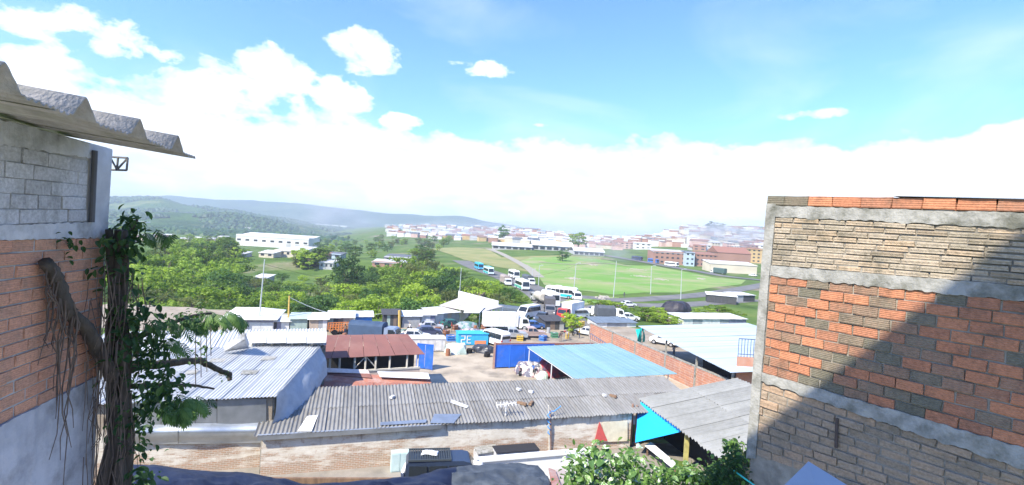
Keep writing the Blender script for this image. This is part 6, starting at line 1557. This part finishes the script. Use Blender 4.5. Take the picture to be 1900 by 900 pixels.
def shrubs():
    rnd = random.Random(12)
    pr = tree_proto('shrub', 'shrub', 9, LM3, BK, 3.0, 1.9, .1, 30, 40, .28, 1.0)
    def sh(px, py, w_, hh, lab, g): p = gp(px, py); copy_thing(pr, p, rnd.uniform(0, 6), (w_ / 3.8, w_ / 3.8, hh / 3.1), lab, g)
    sh(1061, 617, 4.2, 3.6, 'round bright green bush in the market lot', 'single bushes')
    for i, (x, y) in enumerate(((1110, 574), (1128, 572), (1145, 578), (1190, 588), (1205, 585), (1218, 590), (1225, 597), (1290, 592), (1310, 589), (1330, 586), (1345, 585), (1360, 590), (1275, 596), (1200, 596), (1240, 603))):
        sh(x, y, rnd.uniform(4, 6), rnd.uniform(1.6, 2.8), 'loose green shrub of the hedge below the side street', 'hedge shrubs below the side street')
shrubs()
# ================================================================== houses
W1 = [C('house white', (.70, .69, .66)), C('house cream', (.62, .55, .43)), C('house brick', (.36, .205, .155)), C('house pink', (.58, .40, .35)), C('house grey', (.45, .45, .45)), C('house ochre', (.60, .42, .2)), C('house pale blue', (.45, .55, .62))]
NM = ['white', 'cream', 'brick', 'pink', 'grey', 'ochre', 'pale blue']
RF = [C('roof clay', (.30, .15, .11)), C('roof tin', (.48, .48, .49)), C('roof brown', (.24, .16, .13)), C('roof pale', (.62, .62, .62)), C('roof dark', (.13, .14, .16))]
RN = ['clay tiled', 'tin', 'brown', 'pale', 'dark']
WIN = mat('dark window', (.045, .05, .06), rough=.25)
def house(p, w_, d_, hh, rz, wi, ri, label=None, group=None, win=0, gable=False, name='house', cat='house', wm=None, rm=None):
    label = label or '%s house with %s roof in the hillside town' % (NM[wi], RN[ri])
    r = thing(name, label, cat, p, rz, group); wm = wm or W1[wi]; rm = rm or RF[ri]
    ub('wall', wm, r, (0, 0, hh / 2 - 1.5), (w_, d_, hh + 3))
    if gable:
        b = MB(); o = .4; rise = w_ * .0 + d_ * .22
        b.add([(-w_ / 2 - o, -d_ / 2 - o, hh), (w_ / 2 + o, -d_ / 2 - o, hh), (w_ / 2 + o, d_ / 2 + o, hh), (-w_ / 2 - o, d_ / 2 + o, hh), (-w_ / 2 - o, 0, hh + rise), (w_ / 2 + o, 0, hh + rise)], [(0, 1, 5, 4), (2, 3, 4, 5), (1, 2, 5), (3, 0, 4), (3, 2, 1, 0)]); b.build('roof', rm, r, fix=True)
    else: ub('roof', rm, r, (0, 0, hh + .12), (w_ + .8, d_ + .8, .24), M=Matrix.Rotation(rad(7), 3, 'X'))
    if win:
        fl = max(1, round(hh / 2.9)); k = win
        for f in range(fl):
            for i in range(k): ub('window', WIN, r, (w_ * ((i + .5) / k - .5), -d_ / 2 - .01, hh * (f + .55) / fl), (w_ / k * .45, .08, 1.25))
    return r
def town():
    rnd = random.Random(40); n = 0
    for py in (424, 428, 432, 436, 440, 444, 449, 454, 460):
        x = 1000 + rnd.uniform(0, 12) if py > 440 else 1120
        while x < 1440:
            yb = py + rnd.uniform(-1.5, 1.5) + .012 * (x - 1000)
            # the lawn and the open slope stay free
            free = (py < 446 and x > 1130) or (x > 1150 and py < 456) or x > 1280 or (py < 440)
            if free:
                p = hit(x, yb); Y = p.y
                if 300 < Y < 2500:
                    w_ = rnd.uniform(7, 13) * (1 + max(0, Y - 500) / 900); hh = rnd.choice([3.2, 5.8, 5.8, 8.4]) * (1 + max(0, Y - 600) / 2200)
                    wi = rnd.choices(range(7), [5, 3, 4, 2, 2, 1, 1])[0]; ri = rnd.choices(range(5), [4, 4, 2, 4, 1])[0]
                    house(p, w_, rnd.uniform(8, 11), hh, rnd.uniform(-.35, .35) - .15, wi, ri, '%s walled house with %s roof in the hillside town' % (NM[wi], RN[ri]), 'houses of the hillside town', win=(rnd.choice([2, 3]) if Y < 560 else 0), gable=rnd.random() < .3); n += 1
            x += rnd.uniform(9, 17)
    for dy in (-13, -10, -7, -4, -1, 3, 7, 11):        # hazy town across the valley
        x = (720 if dy > -8 else 790) + rnd.uniform(0, 10)
        while x < 1150:
            py = 440 + .061 * (x - 950) + dy + rnd.uniform(-1.2, 1.2); p = hit(x, py); wi = rnd.choices(range(7), [5, 3, 4, 2, 2, 1, 1])[0]; ri = rnd.choices(range(5), [4, 4, 2, 4, 1])[0]
            if 430 < p.y < 2600: house(p, rnd.uniform(8, 13) * (1 + p.y / 2800), 12, rnd.uniform(3.5, 6) * (1 + p.y / 3500), rnd.uniform(-.3, .3), wi, ri, '%s walled house with %s roof in the valley town' % (NM[wi], RN[ri]), 'houses of the valley town', gable=rnd.random() < .4)
            x += rnd.uniform(9, 18)
    x = 206
    while x < 432:                          # a row of houses beyond the ravine wood
        p = hit(x, 449 + rnd.uniform(-2, 2)); wi = rnd.choices(range(7), [5, 3, 2, 2, 2, 3, 2])[0]; ri = rnd.randrange(5)
        house(p, rnd.uniform(8, 13), 9, rnd.choice([4, 5, 7]), rnd.uniform(-.2, .4), wi, ri, '%s walled house with %s roof in the row beyond the ravine wood' % (NM[wi], RN[ri]), 'houses beyond the ravine wood', win=2); x += rnd.uniform(10, 22)
    def H_(x0, x1, yb, yt, d_, wi, ri, label, win=0, gable=False, rz=0.0, cat='building', name='building', Y=None):
        c = hit((x0 + x1) / 2, yb) if Y is None else atY((x0 + x1) / 2, yb, Y); w_ = (x1 - x0) / 900 * c.y; hh = (yb - yt) / 900 * c.y; c2 = c + V((0, d_ / 2, 0)); return house(c2, w_, d_, hh, rz, wi, ri, label, None, win, gable, name, cat)
    f = H_(437, 572, 459, 438, 30, 0, 3, 'long white factory block standing above the ravine wood', 0, cat='factory', name='factory')
    w_ = 135 / 900 * f.location.y
    for i in range(9): ub('window', WIN, f, (w_ * ((i + .5) / 9 - .5), -15.02, 6.5), (w_ / 9 * .45, .1, 2.0))
    for i in range(3): ub('loading_door', W1[4], f, (w_ * (.22 + .12 * i), -15.03, 2.5), (w_ * .06, .12, 4.5))
    H_(508, 560, 478, 464, 12, 1, 1, 'beige concrete block house with many openings near the factory', 5)
    H_(536, 572, 478, 461, 12, 4, 1, 'grey frame of an unfinished building beside the beige block house', 3)
    H_(575, 602, 484, 472, 10, 2, 0, 'red walled house among the trees', 2, cat='house', name='house'); H_(603, 632, 480, 471, 9, 6, 4, 'house with blue sheet roof among the trees', 2, cat='house', name='house')
    H_(592, 618, 500, 486, 9, 4, 1, 'two storey grey house down by the ravine', 3, cat='house', name='house'); H_(412, 448, 479, 470, 10, 4, 1, 'shed with pale blue tin roof at the edge of the wood', 0, cat='shed', name='shed')
    H_(690, 745, 496, 486, 9, 2, 1, 'long brick sided shed in the clearing', 3, cat='shed', name='shed'); H_(712, 766, 487, 477, 12, 4, 4, 'dark roofed workshop in the clearing', 3, cat='workshop', name='workshop'); H_(470, 494, 528, 514, 6, 4, 3, 'small pale shack half hidden in the wood', 1, cat='shack', name='shack')
    H_(480, 507, 478, 468, 9, 1, 3, 'white roofed low house beside the beige block house', 2, cat='house', name='house')
    H_(1213, 1282, 491, 467, 18, 2, 1, 'three storey brick block on the high street', 7); H_(1271, 1288, 494, 468, 10, 6, 4, 'narrow glazed blue building between the brick blocks', 2); H_(1290, 1330, 495, 471, 16, 2, 0, 'brick block with many small windows on the high street', 5); H_(1331, 1392, 494, 470, 22, 2, 0, 'brick warehouse with low pitched roof', 0, True, cat='warehouse', name='warehouse')
    H_(1318, 1404, 507, 489, 14, 1, 3, 'beige warehouse with bright pale roof on the high street', 0, cat='warehouse', name='warehouse'); H_(1385, 1420, 488, 462, 12, 5, 0, 'yellow three storey house beside the tall end wall', 4)
    H_(1150, 1176, 462, 450, 12, 3, 0, 'house with bright red front on the town slope', 3); H_(1178, 1208, 463, 451, 10, 0, 3, 'white two storey house on the town slope', 3); H_(1284, 1316, 460, 447, 10, 3, 0, 'red roofed hall above the brick blocks', 0, True)
    # market hall with vaulted roofs behind the lawn
    def vault(x0, x1, yb, yt, label, dd=26):
        c = hit((x0 + x1) / 2, yb); w_ = (x1 - x0) / 900 * c.y; hh = (yb - yt) / 900 * c.y; r = thing('vaulted_hall', label, 'hall', c + V((0, dd / 2, 0)), .05); ub('wall', W1[4], r, (0, 0, hh * .25 - 1), (w_, dd, hh * .5 + 2))
        b = MB(); k = 10
        b.grid(lambda u, v: (w_ * (u - .5) * 1.04, (v - .5) * (dd + 2), hh * .5 + hh * .5 * math.sin(math.pi * v)), 2, k); b.build('roof', RF[3], r)
        for i in range(6): ub('bay_opening', WIN, r, (w_ * ((i + .5) / 6 - .5), -dd / 2 - .02, hh * .22), (w_ / 6 * .7, .1, hh * .3))
    vault(912, 985, 463, 451, 'long low vaulted hall beside the dirt track'); vault(986, 1062, 465, 448, 'long vaulted hall with dark bays behind the lawn'); vault(1063, 1120, 474, 460, 'small vaulted hall next to the high street')
    for (x0, x1, y, lab) in ((585, 645, 419, 'long white sheds on the distant hillside'), (238, 275, 413, 'white greenhouse roofs on the distant hillside'), (430, 470, 424, 'pale farm buildings under the wooded hill'), (340, 372, 428, 'white farmhouse group below the hill wood')):
        d = ray((x0 + x1) / 2, y); Y = 800
        while Y < 2900 and (CAM + d * (Y / d.y)).z > hzf((CAM + d * (Y / d.y)).x, Y): Y += 10
        c = CAM + d * (Y / d.y); r = thing('hillside_shed', lab, 'shed', c); ww = (x1 - x0) / 900 * Y; k = 4
        for i in range(k):
            o = (i + .5) / k - .5; ub('wall', W1[0], r, (ww * o, 0, -3), (ww / k * .8, 16, 6 + Y * .004)); ub('roof', RF[3], r, (ww * o, 0, Y * .002 + .8), (ww / k * .88, 18, .8))
    # white stones and rubble strips on the lawn
    for (x, y, L2) in ((1064, 517, 26), (1190, 513, 40), (1225, 519, 26), (1300, 518, 16), (1120, 553, 22), (1180, 500, 30), (1100, 492, 18)):
        p = gp(x, y); r = thing('rubble_strip', 'pale strip of rubble lying on the lawn', 'rubble', p, rnd.uniform(-.2, .3), 'rubble strips on the lawn'); b = MB(); ll = L2 / 900 * p.y
        for i in range(46): b.box((rnd.gauss(0, .22) * ll, rnd.gauss(0, 2.2), .15), (rnd.uniform(.3, 1.1), rnd.uniform(.3, .8), rnd.uniform(.2, .5)), rnd.uniform(0, 3))
        tag(b.build('stones', C('rubble', (.45, .41, .34)), r), kind='stuff')
town()
# ================================================================== haze
def haze():
    m = bpy.data.materials.new('haze'); m.use_nodes = True; nt = m.node_tree; nt.nodes.clear()
    o = N(nt, 'ShaderNodeOutputMaterial'); v = N(nt, 'ShaderNodeVolumePrincipled'); v.inputs['Color'].default_value = (.74, .88, 1, 1); v.inputs['Density'].default_value = HAZE; v.inputs['Anisotropy'].default_value = .0
    nt.links.new(v.outputs[0], o.inputs['Volume'])
    b = MB().box((0, 0, 110), (20000, 20000, 290)).build('haze', m); tag(b, 'pale blue haze over the valley', 'haze', kind='stuff')
HAZE = 2.7e-4
haze()

def smoke(label, x, y, Y, w_, d_, hh, dens, seed):
    p = atY(x, y, Y); m = bpy.data.materials.new('smoke'); m.use_nodes = True; nt = m.node_tree; nt.nodes.clear(); L = nt.links.new
    o = N(nt, 'ShaderNodeOutputMaterial'); v = N(nt, 'ShaderNodeVolumePrincipled'); v.inputs['Color'].default_value = (.9, .95, 1, 1)
    tc = N(nt, 'ShaderNodeTexCoord'); n = N(nt, 'ShaderNodeTexNoise', i_Scale=2.2, i_Detail=4); mp = N(nt, 'ShaderNodeMapping'); mp.inputs['Location'].default_value = (seed, 0, 0); L(tc.outputs['Object'], mp.inputs[0]); L(mp.outputs[0], n.inputs['Vector'])
    ln = N(nt, 'ShaderNodeVectorMath', operation='LENGTH'); L(tc.outputs['Object'], ln.inputs[0])
    f = math_(nt, 'MULTIPLY', ramp(nt, n.outputs['Fac'], [(.40, 0), (.68, 1)]).outputs[0], ramp(nt, ln.outputs['Value'], [(.25, 1), (.95, 0)]).outputs[0])
    L(math_(nt, 'MULTIPLY', f, dens), v.inputs['Density']); L(v.outputs[0], o.inputs['Volume'])
    bm = bmesh.new(); bmesh.ops.create_icosphere(bm, subdivisions=2, radius=1); me = bpy.data.meshes.new('smoke'); bm.to_mesh(me); bm.free(); me.materials.append(m)
    ob = link('smoke', me); ob.location = p; ob.scale = (w_, d_, hh); tag(ob, label, 'smoke', kind='stuff')
smoke('white smoke drifting over the hillside town', 1345, 434, 430, 56, 30, 15, .09, 1.0)
smoke('blue smoke drifting across the valley below the hills', 620, 402, 1100, 150, 90, 60, .011, 4.0)
smoke('pale smoke lying over the valley town', 900, 430, 800, 170, 90, 22, .016, 2.0)
smoke('thin smoke rising behind the lawn', 1120, 462, 330, 34, 20, 14, .035, 7.0)
